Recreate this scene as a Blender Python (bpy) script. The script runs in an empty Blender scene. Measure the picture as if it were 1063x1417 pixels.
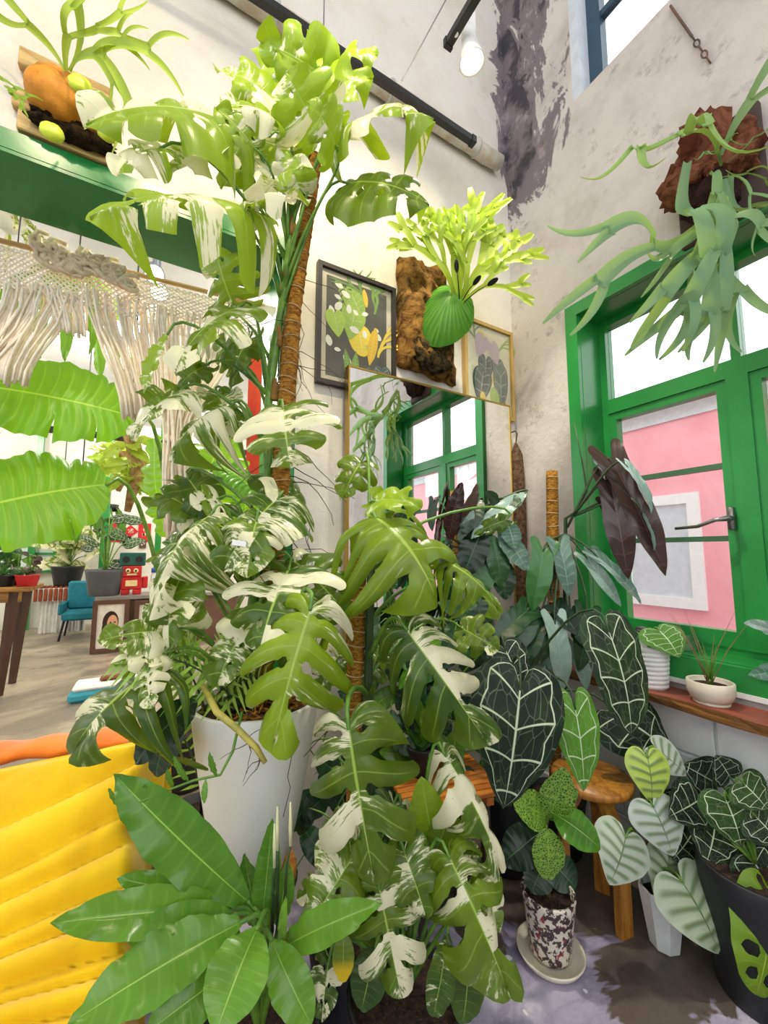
import bpy, bmesh, math, random
from mathutils import Vector, Matrix, noise

S = bpy.context.scene
COL = S.collection
V = Vector
# ------------------------------------------------------------------ camera
FPX, CXP, CYP = 560.0, 531.5, 708.5
YAW, PITCH, CAMH = math.radians(30), math.radians(5.8), 1.45
FW = V((math.sin(YAW)*math.cos(PITCH), math.cos(YAW)*math.cos(PITCH), math.sin(PITCH)))
RT = V((math.cos(YAW), -math.sin(YAW), 0))
UP = RT.cross(FW)
CAM = V((0, 0, CAMH))
cd = bpy.data.cameras.new('camera'); co = bpy.data.objects.new('camera', cd); COL.objects.link(co)
cd.sensor_fit = 'HORIZONTAL'; cd.sensor_width = 36; cd.lens = FPX/1063*36; cd.clip_start = 0.02
co.location = CAM; co.rotation_euler = (math.pi/2+PITCH, 0, -YAW)
S.camera = co
# ------------------------------------------------------------------ sky and exposure
w = bpy.data.worlds.new('overcast_sky'); S.world = w; w.use_nodes = True
wb = w.node_tree.nodes['Background']; wb.inputs[0].default_value = (0.93, 0.965, 1.0, 1); wb.inputs[1].default_value = 1.7
S.view_settings.view_transform = 'Standard'; S.view_settings.look = 'None'
S.view_settings.exposure = 0.66; S.view_settings.gamma = 1.0; S.view_settings.use_curve_mapping = False
S.cycles.max_bounces = 9; S.cycles.diffuse_bounces = 5; S.cycles.transparent_max_bounces = 12
S.cycles.caustics_reflective = False; S.cycles.caustics_refractive = False
S.cycles.sample_clamp_indirect = 6.0

def ray(x, y): return FW + RT*((x-CXP)/FPX) - UP*((y-CYP)/FPX)
def U(x, y, d): return CAM + ray(x, y)*d
def onax(x, y, ax, v):
    r = ray(x, y); return CAM + r*((v-CAM[ax])/r[ax])
def lerp(a, b, t): return a+(b-a)*t
def sstep(a, b, x):
    t = max(0., min(1., (x-a)/(b-a))); return t*t*(3-2*t)

# ------------------------------------------------------------------ mesh builder
class MB:
    def __init__(s): s.v = []; s.f = []; s.uv = None
    def add(s, vs, fs):
        o = len(s.v); s.v += [V(p) for p in vs]; s.f += [tuple(i+o for i in q) for q in fs]; return s
    def box(s, a, b, M=None):
        (x0, y0, z0), (x1, y1, z1) = a, b
        vs = [V((x, y, z)) for z in (z0, z1) for y in (y0, y1) for x in (x0, x1)]
        if M: vs = [M @ p for p in vs]
        return s.add(vs, [(0,2,3,1),(4,5,7,6),(0,1,5,4),(2,6,7,3),(0,4,6,2),(1,3,7,5)])
    def cbox(s, a, b, c=0.01, M=None):
        """box with chamfered edges along every axis"""
        (x0, y0, z0), (x1, y1, z1) = a, b
        m = V(((x0+x1)/2, (y0+y1)/2, (z0+z1)/2)); h = V((abs(x1-x0)/2, abs(y1-y0)/2, abs(z1-z0)/2))
        c = min(c, min(h)*.9); bm = bmesh.new()
        for sx in (-1, 1):
            for sy in (-1, 1):
                for sz in (-1, 1):
                    for k in range(3):
                        p = V((sx*h.x, sy*h.y, sz*h.z))
                        for j in range(3):
                            if j != k: p[j] -= (1 if p[j] > 0 else -1)*c
                        bm.verts.new(m+p)
        r = bmesh.ops.convex_hull(bm, input=bm.verts)
        bm.verts.index_update()
        vs = [v.co.copy() for v in bm.verts]; fs = [[v.index for v in f.verts] for f in bm.faces]; bm.free()
        if M: vs = [M @ p for p in vs]
        return s.add(vs, fs)
    def tube(s, pts, r, n=6, cap=True):
        pts = [V(p) for p in pts]; N = len(pts)
        rr = r if isinstance(r, (list, tuple)) else [r]*N
        prev = None; vs = []
        for i in range(N):
            t = (pts[min(i+1, N-1)]-pts[max(i-1, 0)])
            t = t.normalized() if t.length > 1e-9 else V((0, 0, 1))
            if prev is None:
                a = t.cross(V((0, 0, 1)));  a = a if a.length > .05 else t.cross(V((1, 0, 0)))
            else: a = prev - t*prev.dot(t)
            a.normalize(); prev = a; b = t.cross(a)
            for k in range(n):
                q = 2*math.pi*k/n; vs.append(pts[i]+(a*math.cos(q)+b*math.sin(q))*rr[i])
        fs = [(i*n+k, i*n+(k+1) % n, (i+1)*n+(k+1) % n, (i+1)*n+k) for i in range(N-1) for k in range(n)]
        if cap: fs += [tuple(range(n-1, -1, -1)), tuple((N-1)*n+k for k in range(n))]
        return s.add(vs, fs)
    def lathe(s, prof, n=28, c=(0, 0, 0), cap=True, jit=None):
        c = V(c); vs = []
        for i, (r, z) in enumerate(prof):
            for k in range(n):
                q = 2*math.pi*k/n; vs.append(c+V((r*math.cos(q), r*math.sin(q), z)))
        N = len(prof)
        fs = [(i*n+k, i*n+(k+1) % n, (i+1)*n+(k+1) % n, (i+1)*n+k) for i in range(N-1) for k in range(n)]
        if cap: fs += [tuple(range(n-1, -1, -1)), tuple((N-1)*n+k for k in range(n))]
        return s.add(vs, fs)
    def ngon(s, pts2, y0, y1, fr=None):
        """prism of a polygon in the local x,z plane between y0 and y1"""
        n = len(pts2); vs = [V((x, y0, z)) for x, z in pts2]+[V((x, y1, z)) for x, z in pts2]
        if fr: vs = [fr @ p for p in vs]
        return s.add(vs, [tuple(range(n)), tuple(range(2*n-1, n-1, -1))]+[(i, i+n, (i+1) % n+n, (i+1) % n) for i in range(n)])
    def mesh(s, name, smooth=False):
        me = bpy.data.meshes.new(name); me.from_pydata([tuple(p) for p in s.v], [], s.f)
        if smooth: me.polygons.foreach_set('use_smooth', [True]*len(me.polygons))
        me.update(); return me
WM = {}
def wm(o): return WM.get(o.name, Matrix.Identity(4))
def link(name, me, mat=None, parent=None, M=None):
    """one mesh object, M = its world matrix"""
    o = bpy.data.objects.new(name, me); COL.objects.link(o)
    if mat is not None and me is not None and len(me.materials) == 0: me.materials.append(mat)
    elif mat is not None and me is not None and me.materials[0] != mat:
        o.material_slots[0].link = 'OBJECT'; o.material_slots[0].material = mat
    M = M or Matrix.Identity(4); WM[o.name] = M
    if parent is not None:
        o.parent = parent; o.matrix_parent_inverse = wm(parent).inverted()
    o.matrix_basis = M
    return o
def build(mb, name, mat, parent=None, smooth=False, origin=None):
    if origin is not None:
        o = V(origin)
        for i in range(len(mb.v)): mb.v[i] = mb.v[i]-o
        return link(name, mb.mesh(name, smooth), mat, parent, Matrix.Translation(o))
    return link(name, mb.mesh(name, smooth), mat, parent)
def tag(o, label=None, cat=None, group=None, kind=None):
    if label: o['label'] = label
    if cat: o['category'] = cat
    if group: o['group'] = group
    if kind: o['kind'] = kind
    return o
def thing(name, label, cat, loc, group=None):
    o = bpy.data.objects.new(name, None); COL.objects.link(o); o.empty_display_size = .05
    M = Matrix.Translation(V(loc)); o.matrix_basis = M; WM[o.name] = M
    return tag(o, label, cat, group)
def struct(mb, name, mat, parent=None, smooth=False):
    o = build(mb, name, mat, parent, smooth)
    if parent is None: o['kind'] = 'structure'
    return o
def dup(o, parent=None, M=None, name=None):
    c = o.copy(); COL.objects.link(c); m = M if M is not None else wm(o); WM[c.name] = m
    c.parent = parent
    c.matrix_parent_inverse = wm(parent).inverted() if parent else Matrix.Identity(4)
    c.matrix_basis = m; return c

# ------------------------------------------------------------------ materials
def srgb(c):
    if isinstance(c, str):
        c = [int(c[i:i+2], 16)/255 for i in (0, 2, 4)]
    return tuple(((x/12.92) if x <= .04045 else ((x+.055)/1.055)**2.4) for x in c)+(1,)
class NT:
    def __init__(s, name):
        m = bpy.data.materials.new(name); m.use_nodes = True; s.m = m; s.t = m.node_tree; s.n = s.t.nodes
        s.n.clear(); s.out = s.n.new('ShaderNodeOutputMaterial')
    def node(s, typ, ins=None, **kw):
        nd = s.n.new('ShaderNode'+typ)
        for k, v in kw.items(): setattr(nd, k, v)
        for k, v in (ins or {}).items(): s.set(nd.inputs[k], v)
        return nd
    def set(s, sock, v):
        if isinstance(v, bpy.types.NodeSocket): s.t.links.new(v, sock)
        elif isinstance(v, bpy.types.Node): s.t.links.new(v.outputs[0], sock)
        else: sock.default_value = v
    def math(s, op, a, b=0., c=None, clamp=False):
        nd = s.n.new('ShaderNodeMath'); nd.operation = op; nd.use_clamp = clamp
        s.set(nd.inputs[0], a); s.set(nd.inputs[1], b)
        if c is not None: s.set(nd.inputs[2], c)
        return nd.outputs[0]
    def mix(s, f, a, b, blend='MIX'):
        nd = s.n.new('ShaderNodeMix'); nd.data_type = 'RGBA'; nd.blend_type = blend
        s.set(nd.inputs[0], f); s.set(nd.inputs[6], a); s.set(nd.inputs[7], b); return nd.outputs[2]
    def ss(s, x, a, b):
        nd = s.n.new('ShaderNodeMapRange'); nd.interpolation_type = 'SMOOTHSTEP'; s.set(nd.inputs[0], x)
        s.set(nd.inputs[1], a); s.set(nd.inputs[2], b); return nd.outputs[0]
    def noise(s, vec, scale, detail=3., rough=.55, out=0, dist=0.):
        nd = s.n.new('ShaderNodeTexNoise'); nd.inputs['Scale'].default_value = scale
        nd.inputs['Detail'].default_value = detail; nd.inputs['Roughness'].default_value = rough
        nd.inputs['Distortion'].default_value = dist
        if vec is not None: s.set(nd.inputs['Vector'], vec)
        return nd.outputs[out]
    def xyz(s, x, y, z):
        nd = s.n.new('ShaderNodeCombineXYZ')
        for i, v in enumerate((x, y, z)): s.set(nd.inputs[i], v)
        return nd.outputs[0]
    def sep(s, v):
        nd = s.n.new('ShaderNodeSeparateXYZ'); s.set(nd.inputs[0], v); return nd.outputs
    def coord(s, k='Object'): return s.n.new('ShaderNodeTexCoord').outputs[k]
    def pos(s): return s.n.new('ShaderNodeNewGeometry').outputs['Position']
    def prop(s, name):
        nd = s.n.new('ShaderNodeAttribute'); nd.attribute_type = 'OBJECT'; nd.attribute_name = name; return nd.outputs['Fac']
    def rnd(s): return s.n.new('ShaderNodeObjectInfo').outputs['Random']
    def bump(s, h, strength=.3, dist=.01):
        nd = s.n.new('ShaderNodeBump'); nd.inputs['Strength'].default_value = strength
        nd.inputs['Distance'].default_value = dist; s.set(nd.inputs['Height'], h); return nd.outputs[0]
    def pbr(s, col, rough=.6, metal=0., spec=.5, normal=None, **kw):
        nd = s.n.new('ShaderNodeBsdfPrincipled'); s.set(nd.inputs['Base Color'], col); s.set(nd.inputs['Roughness'], rough)
        s.set(nd.inputs['Metallic'], metal); s.set(nd.inputs['Specular IOR Level'], spec)
        if normal is not None: s.set(nd.inputs['Normal'], normal)
        for k, v in kw.items(): s.set(nd.inputs[k.replace('_', ' ')], v)
        return nd.outputs[0]
    def done(s, sh): s.t.links.new(sh, s.out.inputs[0]); return s.m
_mc = {}
def mat(name, c, rough=.6, metal=0., spec=.5, var=.12, scale=12., bump=.15, bscale=40., bdist=.004, c2=None):
    """plain surface with a little colour variation and fine relief"""
    if name in _mc: return _mc[name]
    t = NT(name); c = srgb(c); p = t.pos()
    d = srgb(c2) if c2 else tuple(x*(1-var) for x in c[:3])+(1,)
    f = t.ss(t.noise(p, scale, 4), .35, .65)
    n = t.bump(t.noise(p, bscale, 3), bump, bdist) if bump else None
    _mc[name] = t.done(t.pbr(t.mix(f, c, d), rough, metal, spec, n)); return _mc[name]
def emit(name, c, s):
    t = NT(name); nd = t.node('Emission', {0: srgb(c), 1: s}); return t.done(nd.outputs[0])
# ------------------------------------------------------------------ wall, floor and trim materials
def plaster(name, base, dirt, dirt2, peel_axis=None, amount=.5, stain=None):
    t = NT(name); p = t.pos(); s = t.sep(p)
    c = t.mix(t.ss(t.noise(p, 1.7, 6, .65), .42, .68), srgb(base), srgb(dirt))
    c = t.mix(t.math('MULTIPLY', t.ss(t.noise(p, 7, 8, .7), .56, .72), amount), c, srgb(dirt2))
    if stain:                                                   # old water mark with its own ragged outline
        dv = t.node('VectorMath', {0: p, 1: stain[:3]}, operation='DISTANCE').outputs['Value']
        e = t.math('ADD', dv, t.math('MULTIPLY', t.math('SUBTRACT', t.noise(p, 9, 5, .6), .5), .22))
        c = t.mix(t.math('MULTIPLY', t.math('SUBTRACT', 1, t.ss(e, stain[3]-.012, stain[3])), .75), c, srgb('cfc4a2'))
    n = t.bump(t.noise(p, 22, 8, .7), .35, .02)
    if peel_axis is not None:                                   # paint that has come off round the upper corner
        ax, at, wdt, z0, z1 = peel_axis
        dist = t.math('ABSOLUTE', t.math('SUBTRACT', s[ax], at))
        st = t.xyz(t.math('MULTIPLY', s[0], 1.7), t.math('MULTIPLY', s[1], 1.7), t.math('MULTIPLY', s[2], .75))
        m = t.math('ADD', t.noise(st, 2.6, 9, .68, dist=1.2), t.math('MULTIPLY', dist, -.32/wdt))
        m = t.math('ADD', m, t.math('SUBTRACT', t.math('MULTIPLY', t.ss(s[2], z0, z1), .36), .16))
        m1 = t.ss(m, .52, .55); m2 = t.ss(m, .62, .65)
        c = t.mix(m1, c, srgb('857a7e')); c = t.mix(t.math('MULTIPLY', m2, t.ss(t.noise(p, 5, 5), .45, .62)), c, srgb('4b474c'))
        c = t.mix(t.math('MULTIPLY', m1, t.ss(t.noise(p, 9, 4, .6), .55, .7)), c, srgb('a8989a'))
    return t.done(t.pbr(c, .85, 0, .25, n))
M_wall_m = plaster('plaster_cream', 'ece6da', 'e0d8c8', 'c9bda4', (0, 2.05, .14, 3.6, 4.3), .35, stain=(.86, 1.82, 3.32, .10))
M_wall_w = plaster('plaster_grey', 'dcd4cc', 'c3b8af', '958a84', (1, 1.74, .62, 3.35, 3.95), .75)
M_far = plaster('plaster_white', 'efece4', 'ddd8cc', 'c2baa8')
M_ceil = mat('ceiling_paint', 'd9dcde', .9, scale=2, var=.15)
def floor_mat():
    t = NT('floor_concrete'); p = t.pos(); s = t.sep(p)
    con = t.mix(t.ss(t.noise(p, 1.1, 7, .65, dist=.8), .38, .62), srgb('b5a68f'), srgb('84786a'))
    con = t.mix(t.math('MULTIPLY', t.ss(t.noise(p, 6, 6, .7), .52, .7), .5), con, srgb('6f6355'))
    lav = t.mix(t.ss(t.noise(p, 2.2, 7, .7, dist=1.5), .4, .62), srgb('b3adc0'), srgb('8e86a0'))
    lav = t.mix(t.ss(t.noise(p, 5, 8, .7), .55, .7), lav, srgb('cfc9d6'))
    old = t.mix(t.ss(t.noise(p, 3, 6, .7), .4, .65), srgb('6b5f55'), srgb('4c443f'))
    k = t.math('ADD', t.noise(p, 2.1, 5, .6, dist=.6), t.math('MULTIPLY', t.math('SUBTRACT', s[0], 1.42), -.62))
    k = t.math('ADD', k, t.math('MULTIPLY', t.math('SUBTRACT', s[1], .98), -.50))
    near = t.mix(t.ss(k, .50, .525), old, lav)
    fl = t.math('MULTIPLY', t.ss(t.noise(p, 13, 2, .4), .70, .715), t.ss(k, .45, .52))
    near = t.mix(fl, near, srgb('e8e6ea'))
    c = t.mix(t.ss(s[1], 1.75, 1.85), near, con)
    r = t.math('ADD', .18, t.math('MULTIPLY', t.noise(p, 3, 5), .35))
    return t.done(t.pbr(c, r, 0, .5, t.bump(t.noise(p, 30, 6), .12, .01)))
M_floor = floor_mat()
M_green = mat('green_gloss_paint', '1a8038', .25, spec=.55, var=.18, scale=3, bump=.05)
M_greenw = mat('green_window_paint', '2b9443', .28, spec=.5, var=.15, scale=4, bump=.05)
M_white = mat('white_paint', 'f2f2ef', .5, var=.05)
M_black = mat('black_metal', '1d1d20', .45, var=.3)
M_steel = mat('worn_steel', '8b8580', .35, .9)
def glass_mat(name, tint=(.985, .995, .99, 1), k=.7):
    t = NT(name)
    a = t.node('BsdfTransparent', {0: tint}); g = t.node('BsdfGlossy', {0: (1, 1, 1, 1), 1: .02})
    fr = t.node('Fresnel', {0: 1.35})
    mx = t.node('MixShader', {0: t.math('MULTIPLY', fr.outputs[0], k), 1: a.outputs[0], 2: g.outputs[0]})
    return t.done(mx.outputs[0])
M_glass = glass_mat('window_glass', k=.35)
M_pglass = glass_mat('picture_glass', k=.3)

# ------------------------------------------------------------------ the room shell
WX, WY, TH = 2.05, 1.82, .30            # window wall x, mirror wall y, wall thickness
JX = .49                                # jamb of the wide opening in the mirror wall
LZ = 2.885                              # underside of the lintel
FY = 10.4                               # far wall
fl = MB(); fl.add([(-7, -3.2, 0), (WX+TH, -3.2, 0), (WX+TH, FY, 0), (-7, FY, 0)], [(0, 1, 2, 3)])
struct(fl, 'floor', M_floor)
wmb = MB()
wmb.box((JX+.02, WY, 0), (WX+TH, WY+TH, LZ)).box((-7, WY, LZ), (WX+TH, WY+TH, 6.3))
struct(wmb, 'wall_back', M_wall_m)
# window wall with the large window and the clerestory opening
W1 = (-.02, 1.40, .93, 2.86)            # opening y0 y1 z0 z1 (outer edge of the casing)
o1 = (W1[0]+.06, W1[1]-.06, W1[2]+.05, W1[3]-.06)
o2 = (-.10, 1.30, 4.12, 5.55)
rw = MB()
def wall_x(mb, ops, y0, y1, z0, z1):
    ys = sorted({y0, y1, *[o[0] for o in ops], *[o[1] for o in ops]}); zs = sorted({z0, z1, *[o[2] for o in ops], *[o[3] for o in ops]})
    for a, b in zip(ys, ys[1:]):
        for c, d in zip(zs, zs[1:]):
            if not any(o[0] <= a and b <= o[1] and o[2] <= c and d <= o[3] for o in ops): mb.box((WX, a, c), (WX+TH, b, d))
wall_x(rw, [o1, o2], -3.2, WY, 0, 6.3)
struct(rw, 'wall_right', M_wall_w)
# painted block lower wall under the sill: separate courses of blocks
def block_mat():
    t = NT('white_block_paint'); p = t.pos()
    return t.done(t.pbr(t.mix(t.ss(t.noise(p, 4, 5), .4, .7), srgb('eceeee'), srgb('d5d8da')), .6, 0, .4, t.bump(t.noise(p, 45, 5), .25, .01)))
M_block = block_mat()
lw = MB().box((WX-.004, -.6, 0), (WX, WY-.01, .83)); lower = struct(lw, 'trim_block_course', M_block)
bl = MB().cbox((0, 0, 0), (.018, .386, .190), .006).mesh('block')
for r_ in range(4):
    for c_ in range(6):
        y = WY-.40-c_*.394-(r_ % 2)*.197
        if y+.386 > WY-.01 and False: continue
        link('block', bl, M_block, lower, Matrix.Translation((WX-.022, y if y+.386 < WY-.01 else WY-.4, .01+r_*.198)))
struct(MB().box((-7, -3.4, 0), (WX+TH, -3.2, 2.6)), 'shade_wall_rear', M_far)  # unseen wall added to block low frontal light, open above for top light
struct(MB().box((-7.2, -3.4, 0), (-7, FY, 2.6)), 'shade_wall_left', M_far)  # unseen, added so low side light does not reach the plants
ce = MB().box((-7, -3.2, 6.3), (WX+TH, WY+TH, 6.4)); struct(ce, 'ceiling', M_ceil)
cf = MB().box((-7, WY+TH, 4.3), (4.2, FY+.2, 4.4)); struct(cf, 'ceiling_far_room', M_ceil)
fw_ = MB().box((-7, FY, 0), (4.2, FY+.2, 4.3)); struct(fw_, 'wall_far', M_far)
sw = MB().box((3.2, WY+TH, 0), (3.4, FY, 4.3)); struct(sw, 'wall_far_right', M_far)
# green lintel and jamb linings
tr = MB().box((-7, WY-.02, LZ-.015), (JX+.07, WY+TH+.02, LZ+.02)).box((-7, WY-.022, LZ+.0), (JX+.07, WY+.02, LZ+.075))
struct(tr, 'trim_1', M_green)
tr = MB().box((JX-.012, WY-.02, 0), (JX+.025, WY+TH+.02, LZ-.015)).box((JX-.012, WY-.022, 0), (JX+.07, WY+.0, LZ))
struct(tr, 'trim_2', M_green)

# ------------------------------------------------------------------ green window
def window_big():
    y0, y1, z0, z1 = W1
    root = MB()                                                            # casing on the wall face and lining of the reveal
    root.box((WX-.03, y0, z0-.02), (WX+.002, y0+.07, z1)).box((WX-.03, y1-.07, z0-.02), (WX+.002, y1, z1))
    root.box((WX-.03, y0+.07, z1-.07), (WX+.002, y1-.07, z1)).box((WX-.03, y0+.07, z0-.02), (WX+.002, y1-.07, z0+.075))
    a, b, c, d = y0+.06, y1-.06, z0+.05, z1-.06
    xr = WX+.19
    root.box((WX, a, c), (xr, a+.012, d)).box((WX, b-.012, c), (xr, b, d)).box((WX, a, d-.012), (xr, b, d)).box((WX, a, c), (xr, b, c+.03))
    w_ = build(root, 'window_1', M_greenw); w_['kind'] = 'structure'
    xf0, xf1 = xr-.02, xr+.05
    fr = MB(); t_ = .05; ym = .71; zt = 2.27
    fr.box((xf0, a, c), (xf1, a+t_, d)).box((xf0, b-t_, c), (xf1, b, d)).box((xf0, a+t_, d-t_), (xf1, b-t_, d)).box((xf0, a+t_, c), (xf1, b-t_, c+.06))
    build(fr, 'window_frame', M_greenw, w_)
    build(MB().box((xf0-.015, a+t_, zt-.04), (xf1, b-t_, zt+.04)), 'transom', M_greenw, w_)
    build(MB().box((xf0-.015, ym-.04, c+.06), (xf1, ym+.04, zt-.04)), 'mullion', M_greenw, w_)
    build(MB().box((xf0, ym-.018, zt+.04), (xf1, ym+.018, d-t_)), 'mullion', M_greenw, w_)
    pane = lambda p, q, r, s, par: build(MB().box((xf0+.03, p, r), (xf0+.036, q, s)), 'pane', M_glass, par)
    for p, q in ((a+t_, ym-.018), (ym+.018, b-t_)): pane(p, q, zt+.04, d-t_, w_)
    for p, q in ((a+t_, ym-.04), (ym+.04, b-t_)):
        r, s = c+.06, zt-.04
        sh = MB(); k = .04
        sh.box((xf0-.005, p, r), (xf1-.02, p+k, s)).box((xf0-.005, q-k, r), (xf1-.02, q, s))
        sh.box((xf0-.005, p+k, r), (xf1-.02, q-k, r+.07)).box((xf0-.005, p+k, s-k), (xf1-.02, q-k, s))
        sa = build(sh, 'sash', M_greenw, w_)
        zb = [r+.07, r+.07+(s-k-r-.07)*.375, r+.07+(s-k-r-.07)*.68, s-k]
        for z in zb[1:3]: build(MB().box((xf0+.005, p+k, z-.012), (xf1-.03, q-k, z+.012)), 'glazing_bar', mat('bar_paint', '4a7550', .4), sa)
        for u_, v_ in zip(zb, zb[1:]): pane(p+k, q-k, u_+.012, v_-.012, sa)
    h = MB(); hp = V((xf0-.03, ym+.055, 1.60))
    h.cbox(hp-V((.012, .012, .05)), hp+V((.012, .012, .05)), .004)
    h.tube([hp, hp+V((-.035, .0, .0)), hp+V((-.05, .04, -.005)), hp+V((-.045, .11, -.03)), hp+V((-.045, .20, -.035))], [.014, .013, .009, .008, .007], 8)
    build(h, 'handle', M_steel, w_, True)
    sill = MB().box((WX-.035, y0, z0-.04), (WX+.02, y1, z0-.02)); build(sill, 'window_stool', M_white, w_)
window_big()
def window_top():
    a, b, c, d = o2
    blue = mat('dark_blue_frame', '2f4f63', .4)
    r = MB().box((WX-.0, b-.05, c), (WX+.2, b, d)); r.box((WX+.0, a, c), (WX+.2, a+.05, d))
    w_ = build(r, 'window_2', mat('bluish_white_reveal', 'dfe4ea', .6)); w_['kind'] = 'structure'
    x0, x1 = WX+.1, WX+.16
    f_ = MB().box((x0, b-.13, c), (x1, b-.05, d)).box((x0, a+.05, c), (x1, a+.11, d)).box((x0, a+.11, c), (x1, b-.13, c+.05)).box((x0, a+.11, d-.05), (x1, b-.13, d))
    build(f_, 'window_frame', blue, w_)
    build(MB().box((x0+.01, a+.11, 4.62), (x1-.01, b-.13, 4.66)), 'glazing_bar', blue, w_)
    build(MB().box((x0, .72, c+.05), (x1, .78, d-.05)), 'mullion', blue, w_)
    for p, q in ((a+.11, .72), (.78, b-.13)):
        for r_, s in ((c+.05, 4.62), (4.66, d-.05)): build(MB().box((x0+.03, p, r_), (x0+.035, q, s)), 'pane', M_glass, w_)
window_top()
# live-edge sill shelf
def wood_mat(name, c1, c2, axis=1, scale=1., rough=.4):
    t = NT(name); p = t.pos(); s = t.sep(p); k = [14., 14., 14.]; k[axis] = 1.6
    q = t.xyz(*[t.math('MULTIPLY', s[i], k[i]*scale) for i in range(3)])
    c = t.mix(t.ss(t.noise(q, 2.2, 6, .6, dist=1.0), .35, .65), srgb(c1), srgb(c2))
    return t.done(t.pbr(c, rough, 0, .5, t.bump(t.noise(q, 5, 5), .15, .01)))
M_shelf = wood_mat('reddish_slab_wood', 'a5543c', '7c3a2b')
M_edge = wood_mat('bark_edge', 'b07a3e', '6d4524')
sh = MB(); R = random.Random(3); n = 26
for i in range(n):
    y = lerp(-.35, 1.50, i/(n-1)); x = 1.845+.012*math.sin(i*.9)+R.uniform(-.006, .006); xb = 1.865+.012*math.sin(i*.7+1)
    sh.v += [V((x, y, .868)), V((WX-.036, y, .868)), V((WX-.036, y, .825)), V((xb, y, .825))]
for i in range(n-1):
    a, b = i*4, i*4+4
    sh.f += [(a, b, b+1, a+1), (a+1, b+1, b+2, a+2), (a+2, b+2, b+3, a+3), (a+3, b+3, b, a)]
sh.f += [(0, 1, 2, 3), (n*4-1, n*4-2, n*4-3, n*4-4)]
me = sh.mesh('sill_shelf'); me.materials.append(M_shelf); me.materials.append(M_edge)
for i, p in enumerate(me.polygons):
    if i < (n-1)*4 and i % 4 == 3: p.material_index = 1
tag(link('sill_shelf', me), 'reddish wooden slab shelf with live bark edge under the green window', 'shelf')
# ------------------------------------------------------------------ pink building across the lane
def outside():
    X = 6.2
    t = NT('pink_render'); p = t.pos()
    pink = t.done(t.pbr(t.mix(t.ss(t.noise(p, 1.2, 5), .4, .65), srgb('f7b3ba'), srgb('f3a6ae')), .85, 0, .2, t.bump(t.noise(p, 30, 4), .1, .01)))
    b = thing('building', 'pink rendered building with white windows seen through the green window', 'building', (X, 0, 0))
    build(MB().box((X, -12, -.5), (X+5, 9, 3.45)), 'wall', pink, b)
    build(MB().box((X-.18, -12, 3.45), (X+5, 9, 3.62)), 'eaves', M_white, b)
    build(MB().box((X-.03, -12, 3.28), (X, 9, 3.45)), 'fascia_band', mat('pale_grey_band', 'd9dde0'), b)
    g = mat('frosted_pane', 'd4dbe0', .25, var=.08)
    for y in (3.0, 1.15, -.75, -2.6):
        f = MB(); a, c, z0, z1 = y-.52, y+.52, .72, 2.25; k = .14
        f.box((X-.05, a, z0), (X+.01, a+k, z1)).box((X-.05, c-k, z0), (X+.01, c, z1)).box((X-.05, a+k, z0), (X+.01, c-k, z0+k)).box((X-.05, a+k, z1-k), (X+.01, c-k, z1))
        w_ = build(f, 'window', M_white, b); build(MB().box((X-.02, a+k, z0+k), (X-.01, c-k, z1-k)), 'pane', g, w_)
    struct(MB().box((WX+TH, -12, -.6), (20, 12, -.5)), 'ground', mat('lane_asphalt', '8a8a8a', .9))
outside()
# ------------------------------------------------------------------ leaves
def catmull(P, n):
    P = [V((*p, 0)) for p in P]; Q = [P[0]*2-P[1]]+P+[P[-1]*2-P[-2]]; out = []
    for i in range(len(P)-1):
        a, b, c, d = Q[i:i+4]
        for k in range(12):
            t = k/12; out.append(.5*((2*b)+(c-a)*t+(2*a-5*b+4*c-d)*t*t+(3*b-a-3*c+d)*t**3))
    out.append(P[-1]); L = [0]
    for a, b in zip(out, out[1:]): L.append(L[-1]+(b-a).length)
    def at(v):
        x = max(0, min(1, v))*L[-1]; i = 0
        while i < len(L)-2 and L[i+1] < x: i += 1
        t = (x-L[i])/max(1e-9, L[i+1]-L[i]); p = out[i].lerp(out[i+1], t); return p.x, p.y
    return at
FS7 = (0, .1, .28, .5, .72, .9, 1)
US_M = (0, .07, .14, .19, .25, .31, .38, .46, .55, .65, .76, .86, .94, 1)
US_S = (0, .12, .25, .4, .55, .7, .85, 1)
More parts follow.
